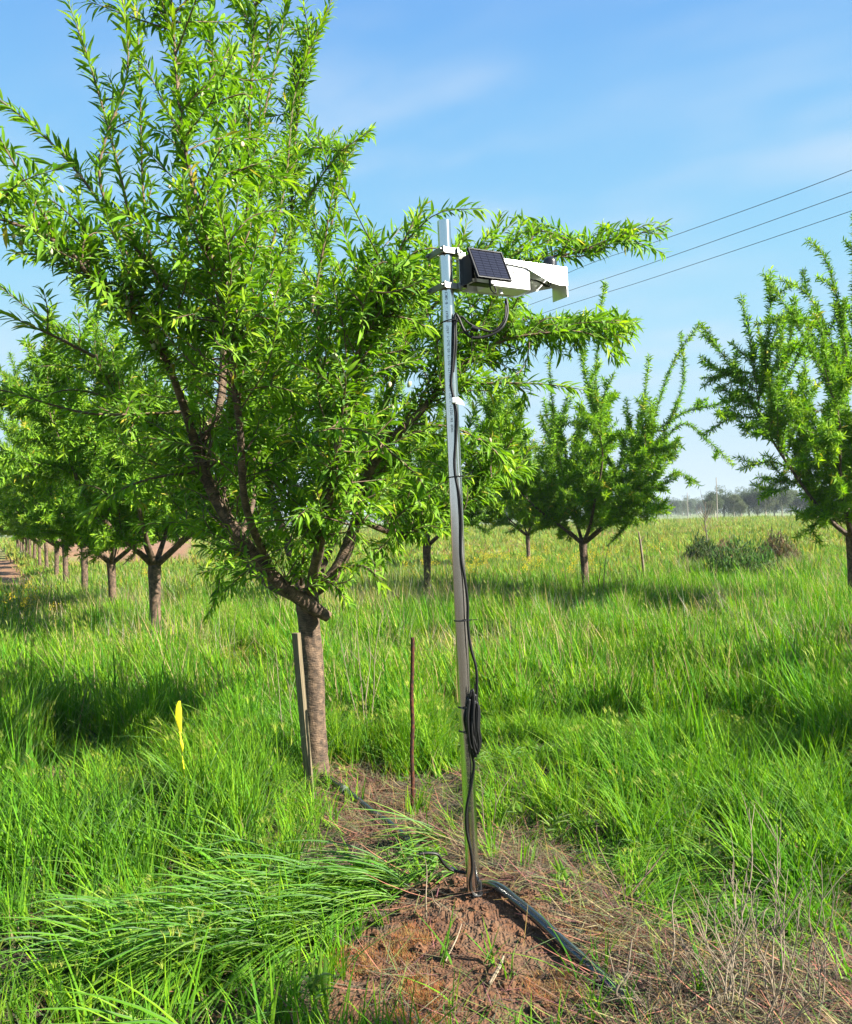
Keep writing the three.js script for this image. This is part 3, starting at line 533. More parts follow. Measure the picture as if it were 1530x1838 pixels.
{
  // tree standing right of the mast
  const bA = foot(1052, 1040, 15.8), pA = (a) => a.map(([px, py, dz]) => at(px, py, 15.8 + (dz ?? 0)).sub(bA));
  const tA = orchardTree(51, { spread: 1.3, top: .98, limbs: 7, shoots: 24, extra: [
    pA([[1070, 960], [1140, 850], [1190, 700], [1215, 640], [1258, 580]]), pA([[1055, 970], [1065, 800], [1072, 640], [1078, 570], [1086, 508]]), pA([[1180, 800], [1230, 760], [1270, 790], [1318, 835]]), pA([[1170, 780], [1230, 740], [1290, 725], [1330, 712]]),
    pA([[1040, 960], [1000, 800, .3], [990, 700, .3], [985, 640, .3]]), pA([[1080, 900], [1150, 760], [1160, 690], [1165, 640]]), pA([[1150, 850], [1200, 760], [1228, 680], [1222, 600]]), pA([[1090, 980], [1120, 950, -.2], [1160, 880, -.3], [1200, 830, -.3]]), pA([[1190, 860], [1220, 850], [1255, 870]]) ] });
  plant(tA, bA, 0, 1, 'almond tree with forked trunk standing alone behind and right of the mast');
  const bB = foot(1531, 1035, 12.4), pB = (a) => a.map(([px, py, dz]) => at(px, py, 12.4 + (dz ?? 0)).sub(bB));
  const tB = orchardTree(67, { spread: 1.05, top: 1.15, extra: [
    pB([[1470, 740], [1394, 702], [1349, 681], [1310, 688], [1283, 702]]), pB([[1470, 780], [1373, 751], [1311, 751], [1268, 778]]), pB([[1490, 600], [1431, 574], [1390, 576], [1355, 582]]), pB([[1500, 660], [1451, 640], [1400, 625], [1370, 615]]),
    pB([[1480, 860], [1410, 835], [1370, 830], [1330, 842]]), pB([[1520, 700], [1470, 560], [1440, 520], [1400, 500]]), pB([[1520, 640], [1500, 520], [1480, 460], [1450, 430]]), pB([[1530, 600], [1535, 480], [1535, 385]]), pB([[1500, 800], [1400, 880], [1350, 870]]), pB([[1510, 900], [1470, 935], [1430, 965]]) ], extraSub: 3 });
  plant(tB, bB, 0, 1, 'almond tree cut off by the edge of the picture, arching side shoots');
  const tC = orchardTree(83, { spread: 1.12, top: 1.0, limbs: 7 });
  const ord = ['second', 'third', 'fourth', 'fifth', 'sixth', 'seventh', 'eighth', 'ninth', 'tenth', 'eleventh', 'twelfth', 'thirteenth', 'fourteenth', 'fifteenth', 'sixteenth'];
  const row = [[278, 1095, 10.2], [203, 1055, 14.2], [152, 1035, 18.4], [118, 1015, 22.8], [101, 1005, 27.2]].map(q => foot(...q));
  for (let d = 31.6; d < 68; d += 4.5) row.push(V(rowX(d), 0, -d));
  row.forEach((p, k) => plant(k % 3 === 1 ? tA : k % 3 === 2 ? tB : tC, p, k ? R(0, 6.28) : 2.2, [1, .95, 1.02, .98, 1][k % 5], `${ord[k]} almond tree along the row that runs away behind the big tree`));
  plant(tC, foot(767, 1045, 15.6), 1.1, .98, 'almond tree with slim trunk seen between the wooden stake and the mast');
  plant(tC, foot(949, 985, 26), 4.0, .9, 'small far almond tree just right of the mast');
  plant(tB, V(-12.5, 0, -13.5), 1.5, 1, 'almond tree in the next row beyond the big tree, shoots against the sky');
  // trees of the same orchard beside the photographer, seen through their shade
  const tD = orchardTree(97, { spread: .85, top: .8, limbs: 5, shoots: 7 });
  plant(tD, V(4.3, 0, .25), .6, .95, 'almond tree beside the photographer shading the foot of the mast');
  plant(tD, V(6.9, 0, -4.6), 2.9, 1.05, 'almond tree out to the right shading the grass behind the mast');
  plant(tD, V(7.6, 0, -6.3), 4.4, 1.05, 'almond tree out of the picture on the right, between its two neighbours there');
  plant(tC, V(10.8, 0, -8.3), 1.9, .9, 'almond tree further right shading the grass near the lone tree');
}
scene.userData.stage = 'trees';

// ------------------------------------------------------------------ mast
rnd = mulberry(505);
const mastTop = at(797, 397, 3.5), mastFoot = at(851.5, 1637, 3.5);
const steel = new THREE.MeshPhysicalMaterial({ color: lin(.66, .64, .60), metalness: 1, roughness: .20, roughnessMap: noiseTex(256, (u, v) => .8 + .2 * tile(u * .2, v, 120, 3)) });
const steelDull = std(lin(.24, .235, .225), .4, 1);
const black = std(lin(.007, .007, .008), .5, 0, { specularIntensity: .6 });
const rubber = std(lin(.006, .006, .006), .5, 0, { specularIntensity: .6 });
const white = std(lin(.78, .78, .76), .45, 0, { clearcoat: .2, clearcoatRoughness: .35 });
const sheet = std(lin(.84, .84, .82), .40, 1);
const mastAxis = mastTop.clone().sub(mastFoot), mastLen = mastAxis.length();
const mastQ = new THREE.Quaternion().setFromUnitVectors(V(0, 1, 0), mastAxis.clone().normalize());
const MR = .0272;
{
  const g = thing('steel_mast', 'tall shiny steel pole set in the bare earth', 'mast', mastFoot); g.quaternion.copy(mastQ);
  const prof = [[MR - .002, -.3], [MR, -.3], [MR, mastLen - .001], [MR - .0008, mastLen], [MR - .0022, mastLen], [MR - .0026, mastLen - .001], [MR - .0026, mastLen - .5]].map(q => new THREE.Vector2(...q));
  part('pole', new THREE.LatheGeometry(prof, 48), steel, g);
  // stencilled print running up the pole
  const cv = document.createElement('canvas'); cv.width = 2048; cv.height = 64; const cx = cv.getContext('2d'); cx.clearRect(0, 0, 2048, 64); cx.fillStyle = '#0a1019'; cx.font = 'bold 50px monospace'; cx.textBaseline = 'middle';
  const txt = '1NQR EN-10217-7-TC1-W2R-ISO1127-D3/T3-60.3x2-1.4307 - HEAT - B-SMC3'; const wpx = cx.measureText(txt).width; cx.save(); cx.scale(2030 / wpx, 1); cx.fillText(txt, 4, 33); cx.restore();
  const tex = new THREE.CanvasTexture(cv); tex.colorSpace = THREE.SRGBColorSpace;
  const pm = new THREE.MeshStandardMaterial({ map: tex, transparent: true, roughness: .5, metalness: 0 });
  const strip = (y0, y1, ang) => {
    const h = y1 - y0, w = .017, p = [], uv = [], n = [], idx = [], k = 6;
    for (let j = 0; j <= 1; j++) for (let i = 0; i <= k; i++) { const a = ang + (i / k - .5) * w / MR, r = MR + .0006; p.push(Math.sin(a) * r, y0 + h * j, Math.cos(a) * r); n.push(Math.sin(a), 0, Math.cos(a)); uv.push(j, 1 - i / k); }
    for (let i = 0; i < k; i++) idx.push(i, i + 1, i + k + 1, i + k + 1, i + 1, i + k + 2);
    const q = new THREE.BufferGeometry(); q.setAttribute('position', new THREE.Float32BufferAttribute(p, 3)); q.setAttribute('normal', new THREE.Float32BufferAttribute(n, 3)); q.setAttribute('uv', new THREE.Float32BufferAttribute(uv, 2)); q.setIndex(idx); return q;
  };
  const yOf = py => (at(820, py, 3.5).y - mastFoot.y);
  part('printed_text', strip(yOf(778), yOf(524), -.16), pm, g);
  part('printed_text', strip(yOf(1455), yOf(1280), -.02), pm, g);
}
const onMast = (py, ang, r) => { const t = (at(820, py, 3.5).y - mastFoot.y) / mastAxis.y; return mastFoot.clone().addScaledVector(mastAxis, t).add(V(Math.sin(ang) * r, 0, Math.cos(ang) * r).applyQuaternion(mastQ)); };

// ------------------------------------------------------------------ sensor arm on the mast
{
  const yM = 486; const c0 = onMast(yM, 0, 0);
  const g = thing('sensor_station', 'white sensor arm with small solar panel clamped near the mast top', 'sensor station', c0); g.quaternion.copy(mastQ); g.rotateY(30 * DEG); g.scale.setScalar(.97);
  // clamps
  for (const y of [.078, -.070]) {
    const cl = part('clamp', merge([
      moved(box(.010, .026, .135, .002), -.034, y, -.020), moved(box(.010, .026, .135, .002), .036, y, -.020),
      moved(box(.062, .026, .007, .002), .001, y, .034), moved(box(.018, .026, .030, .002), .052, y, .010),
    ]), steelDull, g);
    for (const [bx, bz] of [[-.041, .036], [-.041, -.078], [.045, .040], [.045, -.078]]) { const b = new THREE.Mesh(moved(new THREE.CylinderGeometry(.0065, .0065, .016, 6), bx, y, bz, 0, 0, Math.PI / 2), steelDull); b.name = 'bolt'; cl.add(b); }
    const s = new THREE.Mesh(moved(new THREE.CylinderGeometry(.0032, .0032, .11, 8), .004, y + .004, -.06, 0, 0, Math.PI / 2), steelDull); s.name = 'threaded_rod'; cl.add(s);
  }
  part('mounting_plate', merge([moved(box(.036, .152, .006, .001), .066, .004, .026), moved(box(.006, .152, .07, .001), .082, .004, -.008)]), steel, g);
  // the folded arm: a top plate, a tapering front and back cheek and an end tab
  const cheek = z => { const s = new THREE.Shape(); s.moveTo(.10, .062); s.lineTo(.605, .062); s.lineTo(.605, -.018); s.lineTo(.560, -.020); s.lineTo(.505, -.012); s.lineTo(.375, .040); s.lineTo(.225, .048); s.lineTo(.10, .048); s.closePath(); const q = new THREE.ExtrudeGeometry(s, { depth: .0025, bevelEnabled: true, bevelSize: .0006, bevelThickness: .0006, bevelSegments: 1 }); return moved(q, 0, 0, z); };
  const cheekB = z => { const s = new THREE.Shape(); s.moveTo(.10, .062); s.lineTo(.605, .062); s.lineTo(.605, .0); s.lineTo(.520, -.020); s.lineTo(.40, -.062); s.lineTo(.10, -.062); s.closePath(); const q = new THREE.ExtrudeGeometry(s, { depth: .0025, bevelEnabled: false }); return moved(q, 0, 0, z); };
  const arm = part('arm', merge([moved(box(.505, .003, .122, .001), .3525, .0645, 0), cheek(.0585), cheekB(-.061)]), sheet, g);
  part('end_tab', (() => { const s = new THREE.Shape(); s.moveTo(-.058, .061); s.lineTo(.056, .061); s.lineTo(.056, -.066); s.lineTo(-.050, -.066); s.lineTo(-.050, .0); s.lineTo(-.058, .0); s.closePath(); const h = new THREE.Path(); h.absarc(.018, -.045, .005, 0, 6.283, true); s.holes.push(h); const q = new THREE.ExtrudeGeometry(s, { depth: .003, bevelEnabled: false }); return moved(q, .6075, 0, 0, 0, -Math.PI / 2, 0); })(), sheet, g);
  // enclosure
  const en = part('enclosure', moved(box(.215, .105, .098, .006), .292, -.006, 0), white, g);
  const sub = (n, geo, m, p) => { const q = new THREE.Mesh(geo, m); q.name = n; q.castShadow = q.receiveShadow = true; p.add(q); return q; };
  sub('lid', moved(box(.213, .098, .004, .0015), .292, -.006, .0515), white, en);
  for (const [x, y] of [[.391, -.048], [.391, .032], [.193, -.048], [.193, .032]]) sub('screw', moved(new THREE.CylinderGeometry(.0035, .0035, .003, 12), x, y, .0545, Math.PI / 2), steelDull, en);
  sub('button', moved(new THREE.CylinderGeometry(.0032, .0032, .004, 12), .312, .012, .0545, Math.PI / 2), black, en);
  sub('cable_gland', moved(new THREE.CylinderGeometry(.009, .011, .022, 12), .262, -.068, .02), std(lin(.55, .55, .53), .5), en);
  // solar panel, tilted up to the sky
  const pw = .172, ph = .156, panel = new THREE.Group(); panel.name = 'solar_panel'; g.add(panel);
  panel.position.set(.150, .012, .104); panel.rotation.set(-.45, 0, 0);
  const pp = (n, geo, m) => { const q = new THREE.Mesh(geo, m); q.name = n; q.castShadow = q.receiveShadow = true; panel.add(q); return q; };
  pp('backing', box(pw, ph, .010, .002), std(lin(.004, .004, .007), .8, 0, { specularIntensity: .2 }));
  const fr = std(lin(.006, .006, .008), .4);
  pp('frame', merge([moved(box(pw, .006, .004, .001), 0, ph / 2 - .003, .007), moved(box(pw, .006, .004, .001), 0, -ph / 2 + .003, .007), moved(box(.006, ph - .012, .004, .001), -pw / 2 + .003, 0, .007), moved(box(.006, ph - .012, .004, .001), pw / 2 - .003, 0, .007)]), fr);
  const cell = std(lin(.005, .008, .022), .75, 0, { specularIntensity: .25 }), cw = (pw - .022) / 4, ch = (ph - .020) / 10;
  const cg = box(cw - .0014, ch - .0016, .0015, .0003); for (let i = 0; i < 4; i++) for (let j = 0; j < 10; j++) { const q = pp('solar_cell', cg, cell); q.position.set((i - 1.5) * cw, (j - 4.5) * ch, .0058); }
  part('panel_bracket', merge([moved(box(.012, .10, .004, .001), .092, .01, .060, -.2), moved(box(.10, .004, .05, .001), .14, -.058, .055), moved(box(.05, .01, .03, .001), .14, .03, .058), moved(box(.004, .12, .075, .001), .072, 0, .050)]), black, g);
  // black dome sensor
  const dp = []; for (let k = 0; k <= 10; k++) { const a = k / 10 * Math.PI / 2; dp.push(new THREE.Vector2(Math.cos(a) * .030 + .0001, (.026 + Math.sin(a) * .026))); } dp.unshift(new THREE.Vector2(.031, 0), new THREE.Vector2(.031, .026));
  part('dome_sensor', moved(new THREE.LatheGeometry(dp, 28), .540, .066, .022), std(lin(.014, .014, .016), .28), g);
  // leads inside the arm
  part('lead', limbTube([V(.40, .0, -.01), V(.44, .012, -.01), V(.49, .004, 0), V(.535, -.012, 0), V(.55, .03, 0)], [.003, .003, .003, .003, .003], 7, 24), rubber, g);
  part('lead', limbTube([V(.40, -.01, .01), V(.45, .006, .01), V(.50, -.002, .012), V(.54, -.014, .01), V(.553, .03, .01)], [.003, .003, .003, .003, .003], 7, 24), rubber, g);
  part('lead', limbTube([V(.150, -.045, .10), V(.155, -.085, .10), V(.180, -.098, .09), V(.203, -.085, .07), V(.21, -.055, .05)], [.0035, .0035, .0035, .0035, .0035], 7, 24), rubber, g);
  shadowOn(g);
}

// ------------------------------------------------------------------ black cable down the mast
{
  const c = (px, py, dd = 0) => at(px, py, 3.5 - MR - .007 + dd);
  const org = mastFoot.clone();
  const g = thing('black_cable', 'black cable tied down the steel mast with a coiled bundle', 'cable', org);
  const rel = a => a.map(p => p.clone().sub(org));
  const run = (a, r) => limbTube(rel(a), a.map(() => r), 8, a.length * 8, 0);
  part('cable_run', run([c(909, 536, .06), c(911, 562, .05), c(901, 588, .03), c(876, 603, .02), c(846, 605, .01), c(833, 592, .01), c(824, 572, .01), c(818, 563, .01), c(816, 580, .01), c(815, 620), c(812, 660), c(810, 690), c(814, 712), c(820, 740), c(819, 780), c(816, 830), c(818, 856), c(824, 885), c(828, 930), c(828, 1000), c(835, 1040), c(840, 1085), c(840, 1115), c(845, 1160), c(855, 1200), c(856, 1245), c(852, 1300), c(846, 1345, -.01), c(851, 1372), c(846, 1410), c(838, 1450), c(838, 1490), c(846, 1530), c(848, 1560), c(844, 1585), c(848, 1604), c(858, 1608, .01), c(863, 1597, .02), c(862, 1580, .035)], .0062), rubber, g);
  part('cable_run', run([c(908, 540, .06), c(905, 575, .04), c(885, 594, .03), c(862, 590, .02), c(842, 580, .01), c(828, 568, .01), c(820, 575, .008), c(819, 620, .004), c(814, 668, .004)], .0045), rubber, g);
  part('connector', merge([moved(new THREE.CylinderGeometry(.011, .011, .03, 12), ...c(853, 590, -.005).sub(org).toArray(), 0, 0, 1.2)]), black, g);
  part('cable_run', run([c(850, 592, 0), c(848, 605, 0), c(847, 625, .01), c(848, 645, .02)], .0016), rubber, g);
  // coil: flat loops bound together
  for (let k = 0; k < 7; k++) {
    const x0 = 838 + k * 2.6 + R(-1, 1), x1 = x0 + R(5, 9), yt = 1236 + Math.abs(k - 2) * 7 + R(0, 6), yb = 1366 - Math.abs(k - 4) * 9 + R(-8, 4), dz = -.012 * (k % 3) - .004;
    part('coil_loop', run([c(x0, yt + 18, dz), c(x0 - 3, (yt + yb) / 2, dz - .006), c(x0 + 2, yb - 8, dz), c((x0 + x1) / 2 + 2, yb, dz), c(x1 + 2, yb - 14, dz), c(x1 - 1, (yt + yb) / 2, dz - .006), c(x1, yt + 16, dz), c((x0 + x1) / 2 + 1, yt, dz), c(x0, yt + 14, dz)], .0055), rubber, g);
  }
  part('coil_tail', run([c(846, 1310, -.03), c(852, 1330, -.03), c(859, 1350, -.025)], .0055), rubber, g);
  part('ground_lead', run([c(848, 1568, .05), c(830, 1566, .04), c(808, 1560, .02), c(795, 1548, -.01), c(786, 1534, -.02), c(770, 1531, -.03), c(752, 1533, -.04)].map(p => p), .0062), rubber, g);
  // ties
  const tie = (py, extra, tailDir) => {
    const o = onMast(py, 0, 0).sub(org), pts = []; for (let k = 0; k <= 24; k++) { const a = k / 24 * 6.283, rr = MR + .0022 + (Math.cos(a - .45) > .55 ? extra * smooth(.55, 1, Math.cos(a - .45)) : 0); pts.push(V(Math.sin(a) * rr, .002 * Math.sin(a), Math.cos(a) * rr).applyQuaternion(mastQ).add(o)); }
    const q = part('cable_tie', limbTube(pts, pts.map(() => .0026), 6, 72), black, g);
    const h = V(Math.sin(.95) * (MR + .010), .001, Math.cos(.95) * (MR + .010)).applyQuaternion(mastQ).add(o);
    const hd = new THREE.Mesh(moved(box(.009, .007, .008, .001), h.x, h.y, h.z), black); hd.name = 'tie_head'; q.add(hd);
    const tl = new THREE.Mesh(limbTube([h, h.clone().addScaledVector(tailDir, .5), h.clone().add(tailDir)], [.0018, .0018, .0012], 5, 6), black); tl.name = 'tie_tail'; q.add(tl);
  };
  tie(578, .014, V(.012, -.01, .02)); tie(856, .014, V(.045, .018, .01)); tie(1113, .013, V(.035, .002, .01)); tie(1268, .026, V(.035, .004, .0)); tie(1311, .026, V(.01, -.01, .02)); tie(1602, .016, V(.05, .01, 0));
  // white tag folded round the cable
  const tg = new THREE.Shape(); tg.moveTo(0, 0); tg.lineTo(.026, .004); tg.lineTo(.044, -.014); tg.lineTo(.052, -.030); tg.lineTo(.020, -.024); tg.lineTo(0, -.022); tg.closePath();
  const q = new THREE.ExtrudeGeometry(tg, { depth: .0008, bevelEnabled: false }), tp = c(812, 714, -.009).sub(org); part('cable_tag', merge([moved(q, tp.x, tp.y, tp.z, 0, .25, 0), moved(box(.018, .022, .016, .003), tp.x + .008, tp.y - .011, tp.z + .004)]), std(lin(.74, .74, .72), .6), g);
  shadowOn(g);
}

// ------------------------------------------------------------------ stakes, marker, pipe
{
  const top = at(532, 1136, 5.0), bot = at(557, 1425, 5.0);
  const g = thing('wooden_stake', 'grey square wooden stake leaning beside the big tree trunk', 'stake', bot);
  const L = top.distanceTo(bot) + .2, bx = new RoundedBoxGeometry(.046, L, .030, 3, .003); bx.translate(0, L / 2 - .2, 0);
  const p = bx.attributes.position; for (let i = 0; i < p.count; i++) { const y = p.getY(i); p.setX(i, p.getX(i) + .003 * n2(y * 4, 3)); p.setZ(i, p.getZ(i) + .003 * n2(y * 4, 9)); }
  const uvs = bx.attributes.uv; for (let i = 0; i < uvs.count; i++) uvs.setXY(i, p.getX(i) * 8 + p.getZ(i) * 8, p.getY(i) * .6);
  const wood = noiseTex(256, (u, v) => { const k = .7 + .3 * tile(u, v * .15, 60, 5) + .2 * tile(u, v * .4, 16, 8); return [k, k * .97, k * .92]; }, true);
  part('post', bx, new THREE.MeshStandardMaterial({ color: lin(.30, .25, .16), map: wood, bumpMap: wood, bumpScale: .003, roughness: .9 }), g);
  g.quaternion.setFromUnitVectors(V(0, 1, 0), top.clone().sub(bot).normalize()); g.rotateY(-.62);
}
{
  const top = at(740, 1144, 4.75), bot = at(741, 1460, 4.75);
  const g = thing('rusty_rod', 'thin rusty iron rod standing upright between stake and mast', 'rod', bot);
  const L = top.distanceTo(bot), pts = [], rad = []; for (let k = 0; k <= 60; k++) { const t = k / 60; pts.push(V(.004 * n2(t * 3, 1), -.15 + (L + .15) * t, .004 * n2(t * 3, 8))); rad.push(.0105 + .0008 * (k % 2) + .0012 * n2(t * 30, 5)); }
  const rust = noiseTex(256, (u, v) => { const k = tile(u, v, 40, 1) + .6 * tile(u, v, 110, 6); return k > .25 ? [.66, .36, .18] : k < -.35 ? [.28, .15, .10] : [.47, .25, .14]; }, true);
  part('shaft', limbTube(pts, rad, 10, 120), new THREE.MeshStandardMaterial({ color: lin(.21, .185, .16), map: rust, roughness: .95, bumpMap: rust, bumpScale: .002 }), g);
  g.quaternion.setFromUnitVectors(V(0, 1, 0), top.clone().sub(bot).normalize());
}
{
  const base = foot(332, 1400, 4.55), g = thing('yellow_marker', 'bright yellow plastic ribbon marker poking out of the tall grass', 'marker', base);
  const ctr = [[331, 1400, .002], [331, 1384, .010], [329, 1366, .009], [327, 1352, .013], [327, 1338, .017], [325, 1326, .010], [324, 1318, .007], [323, 1308, .019], [321, 1290, .034], [321, 1276, .032], [321, 1265, .022], [322, 1258, .010]];
  const pos = [], idx = [], cv = new THREE.CatmullRomCurve3(ctr.map(q => at(q[0], q[1], 4.55).sub(base))), n = 60;
  for (let k = 0; k <= n; k++) { const t = k / n, p = cv.getPoint(t), f = t * (ctr.length - 1), a = Math.min(ctr.length - 2, Math.floor(f)), w = (ctr[a][2] + (ctr[a + 1][2] - ctr[a][2]) * (f - a)) * .5, tw = t < .6 ? 2.2 * Math.sin(t * 9) * (1 - t) : .25 * Math.sin(t * 5); const sx = Math.cos(tw), sz = Math.sin(tw); for (const [s, o] of [[-1, 0], [0, .004], [1, 0]]) pos.push(p.x + sx * w * s - sz * o, p.y, p.z + sz * w * s + sx * o); if (k) { const A = (k - 1) * 3, B = k * 3; for (const q of [0, 1]) idx.push(A + q, A + q + 1, B + q, B + q, A + q + 1, B + q + 1); } }
  // give the ribbon a back face a millimetre behind
  const m = pos.length / 3, back = []; for (let i = 0; i < m; i++) back.push(pos[i * 3], pos[i * 3 + 1], pos[i * 3 + 2] - .001); const all = pos.concat(back), id2 = idx.concat(idx.map((v, i) => idx[i % 3 === 1 ? i + 1 : i % 3 === 2 ? i - 1 : i] + m));
  const q = new THREE.BufferGeometry(); q.setAttribute('position', new THREE.Float32BufferAttribute(all, 3)); q.setIndex(id2); q.computeVertexNormals(); q.setAttribute('uv', new THREE.Float32BufferAttribute(new Float32Array(all.length / 3 * 2), 2));
  part('ribbon', q, std(lin(.62, .54, .006), .6), g);
  part('wire_stem', limbTube([V(0, -.1, .003), V(.0, .1, .003), at(329, 1366, 4.56).sub(base), at(325, 1326, 4.56).sub(base)], [.0016, .0016, .0016, .0016], 6), steelDull, g);
}
{
  const on = (px, py, lift = .018) => { const g = ground(px, py); g.y = height(g.x, g.z) + lift; return g; };
  const pts = [on(470, 1345), on(520, 1372), on(568, 1400, .045), on(600, 1417, .045), on(640, 1443, .045), on(672, 1466, .042), on(702, 1488, .035), on(740, 1520, .014), on(800, 1566, .0), on(850, 1600, -.015), on(893, 1636, .018), on(930, 1664, .03), on(968, 1692, .03), on(1010, 1724, .03), on(1052, 1757, .03), on(1110, 1797, .016), on(1180, 1842, .0), on(1300, 1930, -.01)];
  const o = pts[10].clone(); const g = thing('irrigation_pipe', 'black plastic irrigation pipe lying across the bare earth', 'pipe', o);
  const pm = std(lin(.016, .018, .022), .22, 0, { clearcoat: 1, clearcoatRoughness: .12 });
  part('hose', limbTube(pts.map(p => p.clone().sub(o)), pts.map(() => .0205), 16, 160, .03), pm, g);
  const j = pts[3].clone().lerp(pts[4], .5).sub(o), dir = pts[4].clone().sub(pts[3]).normalize(), cg = new THREE.CylinderGeometry(.0250, .0250, .035, 18); cg.applyQuaternion(new THREE.Quaternion().setFromUnitVectors(V(0, 1, 0), dir)); cg.translate(j.x, j.y, j.z); part('pipe_joint', cg, std(lin(.10, .11, .11), .5), g);
}

// ------------------------------------------------------------------ dead stems
rnd = mulberry(606);
const deadMat = [std(lin(.22, .17, .115), .9), std(lin(.15, .115, .08), .9), std(lin(.10, .062, .04), .9)];
function deadWeed(label, base, tips, matK, r0 = .0042, forks = 3, group) {
  const g = thing('dead_weed', label, 'dead weed', base, group);
  tips.forEach(t => {
    const e = t.clone().sub(base), off = V(R(-.03, .03), 0, R(-.03, .03)), pts = [off, off.clone().lerp(e, .35).add(V(R(-.03, .03), 0, R(-.03, .03))), off.clone().lerp(e, .7).add(V(R(-.03, .03), 0, R(-.03, .03))), e];
    const st = part('stem', limbTube(pts, [r0, r0 * .85, r0 * .65, r0 * .3], 6, 18, .12), deadMat[matK], g), cv = new THREE.CatmullRomCurve3(pts);
    for (let k = 0; k < forks; k++) { const tt = R(.35, .95), p = cv.getPoint(tt), d = cv.getTangent(tt).add(V(R(-.9, .9), R(-.2, .5), R(-.9, .9))).normalize(), L = R(.05, .2); const b = new THREE.Mesh(limbTube([p, p.clone().addScaledVector(d, L * .5).add(V(R(-.01, .01), .01, 0)), p.clone().addScaledVector(d, L)], [r0 * .5, r0 * .4, r0 * .2], 5, 6), deadMat[matK]); b.name = 'side_stem'; b.castShadow = b.receiveShadow = true; st.add(b); }
  });
  return g;
}
{
  const T = (px, py, d) => at(px, py, d);
  const gr = (px, py) => { const g = ground(px, py); g.y = height(g.x, g.z) - .02; return g; };
  deadWeed('tall pale dead weed with many forked stems, lower right corner', gr(1300, 1835), [T(1345, 1540, 2.8), T(1262, 1718, 2.7), T(1370, 1640, 2.85), T(1225, 1710, 2.75), T(1330, 1690, 2.65), T(1345, 1450, 3.0), T(1290, 1600, 2.8), T(1310, 1560, 2.9), T(1250, 1640, 2.75), T(1355, 1600, 2.75)], 0, .0028, 6);
  deadWeed('pale dead weed whose stems cross just beside the tallest one', gr(1385, 1832), [T(1440, 1595, 2.8), T(1385, 1560, 2.85), T(1310, 1740, 2.6), T(1435, 1640, 2.7), T(1395, 1480, 3.0), T(1360, 1620, 2.7), T(1415, 1560, 2.9), T(1345, 1690, 2.6)], 0, .0027, 6);
  deadWeed('grey dead weed at the lower right edge of the picture', gr(1470, 1835), [T(1462, 1580, 2.85), T(1480, 1660, 2.8), T(1525, 1700, 2.75), T(1440, 1720, 2.7), T(1500, 1600, 2.8), T(1475, 1540, 2.9)], 1, .0025, 6);
  deadWeed('low tangle of grey dry stalks between the forked weed and the pipe end', gr(1200, 1838), [T(1160, 1760, 2.7), T(1230, 1770, 2.65), T(1190, 1740, 2.7), T(1270, 1790, 2.6), T(1130, 1790, 2.65), T(1215, 1800, 2.6)], 1, .0028, 6);
  deadWeed('tangled dry stalks spreading along the bottom under the dead weeds', gr(1340, 1865), [T(1290, 1780, 2.55), T(1400, 1770, 2.55), T(1460, 1790, 2.5), T(1350, 1750, 2.6), T(1420, 1810, 2.5), T(1250, 1810, 2.55)], 0, .0028, 6);
  deadWeed('single slim straight dry stalk left of the forked dead weed', gr(1190, 1770), [T(1222, 1568, 3.05)], 0, .0032, 0);
  deadWeed('reddish brown dead twig lying on the grass right of the mast', gr(1130, 1630), [T(1000, 1578, 3.75), T(1072, 1512, 3.7), T(1200, 1520, 3.6)], 2, .0042, 2);
  deadWeed('short broken grey stump twig over the end of the pipe', gr(1100, 1832), [T(1140, 1735, 2.75), T(1128, 1745, 2.7)], 1, .007, 1);
  deadWeed('dry bent stalk standing in front of the mast foot', gr(775, 1670), [T(760, 1530, 3.35), T(775, 1600, 3.3)], 0, .003, 0);
  deadWeed('thin dry branching weed in the grass behind the rusty rod', foot(660, 1330, 6.2), [T(640, 1085, 6.2), T(690, 1090, 6.3), T(605, 1120, 6.1), T(660, 1120, 6.2)], 0, .0035, 4);
  deadWeed('thin dry stalk standing in the straw behind the mast', gr(880, 1500), [T(878, 1385, 4.2), T(890, 1420, 4.1)], 0, .003, 2);
  deadWeed('dry tan weed in the grass in front of the tree trunk', foot(530, 1370, 5.6), [T(495, 1160, 5.7), T(520, 1230, 5.6)], 0, .003, 3);
  deadWeed('dark bare twig leaning by the trunk of the lone tree', foot(1072, 1060, 13.2), [T(1093, 975, 13.2), T(1080, 1000, 13.2)], 2, .009, 0);
  // loose twigs on the straw
  for (const [a, b, r, l] of [[[880, 1790], [905, 1745], .007, 'thick pale broken stick lying in the bare earth'], [[1110, 1730], [1180, 1742], .004, 'pale twig lying flat right of the pipe'], [[1050, 1640], [1160, 1660], .0035, 'long thin twig across the straw right of the mast'], [[800, 1745], [830, 1690], .003, 'thin bent twig on the soil under the mast'], [[960, 1545], [1050, 1590], .004, 'brown twig on the straw heap behind the mast']]) {
    const A = ground(...a), B = ground(...b); A.y = height(A.x, A.z) + .012; B.y = height(B.x, B.z) + .02; const g = thing('twig', l, 'twig', A); const e = B.sub(A); part('stick', limbTube([V(0, 0, 0), e.clone().multiplyScalar(.5).add(V(.01, .012, 0)), e], [r, r * .9, r * .5], 7, 14, .15), deadMat[0], g);
  }
}

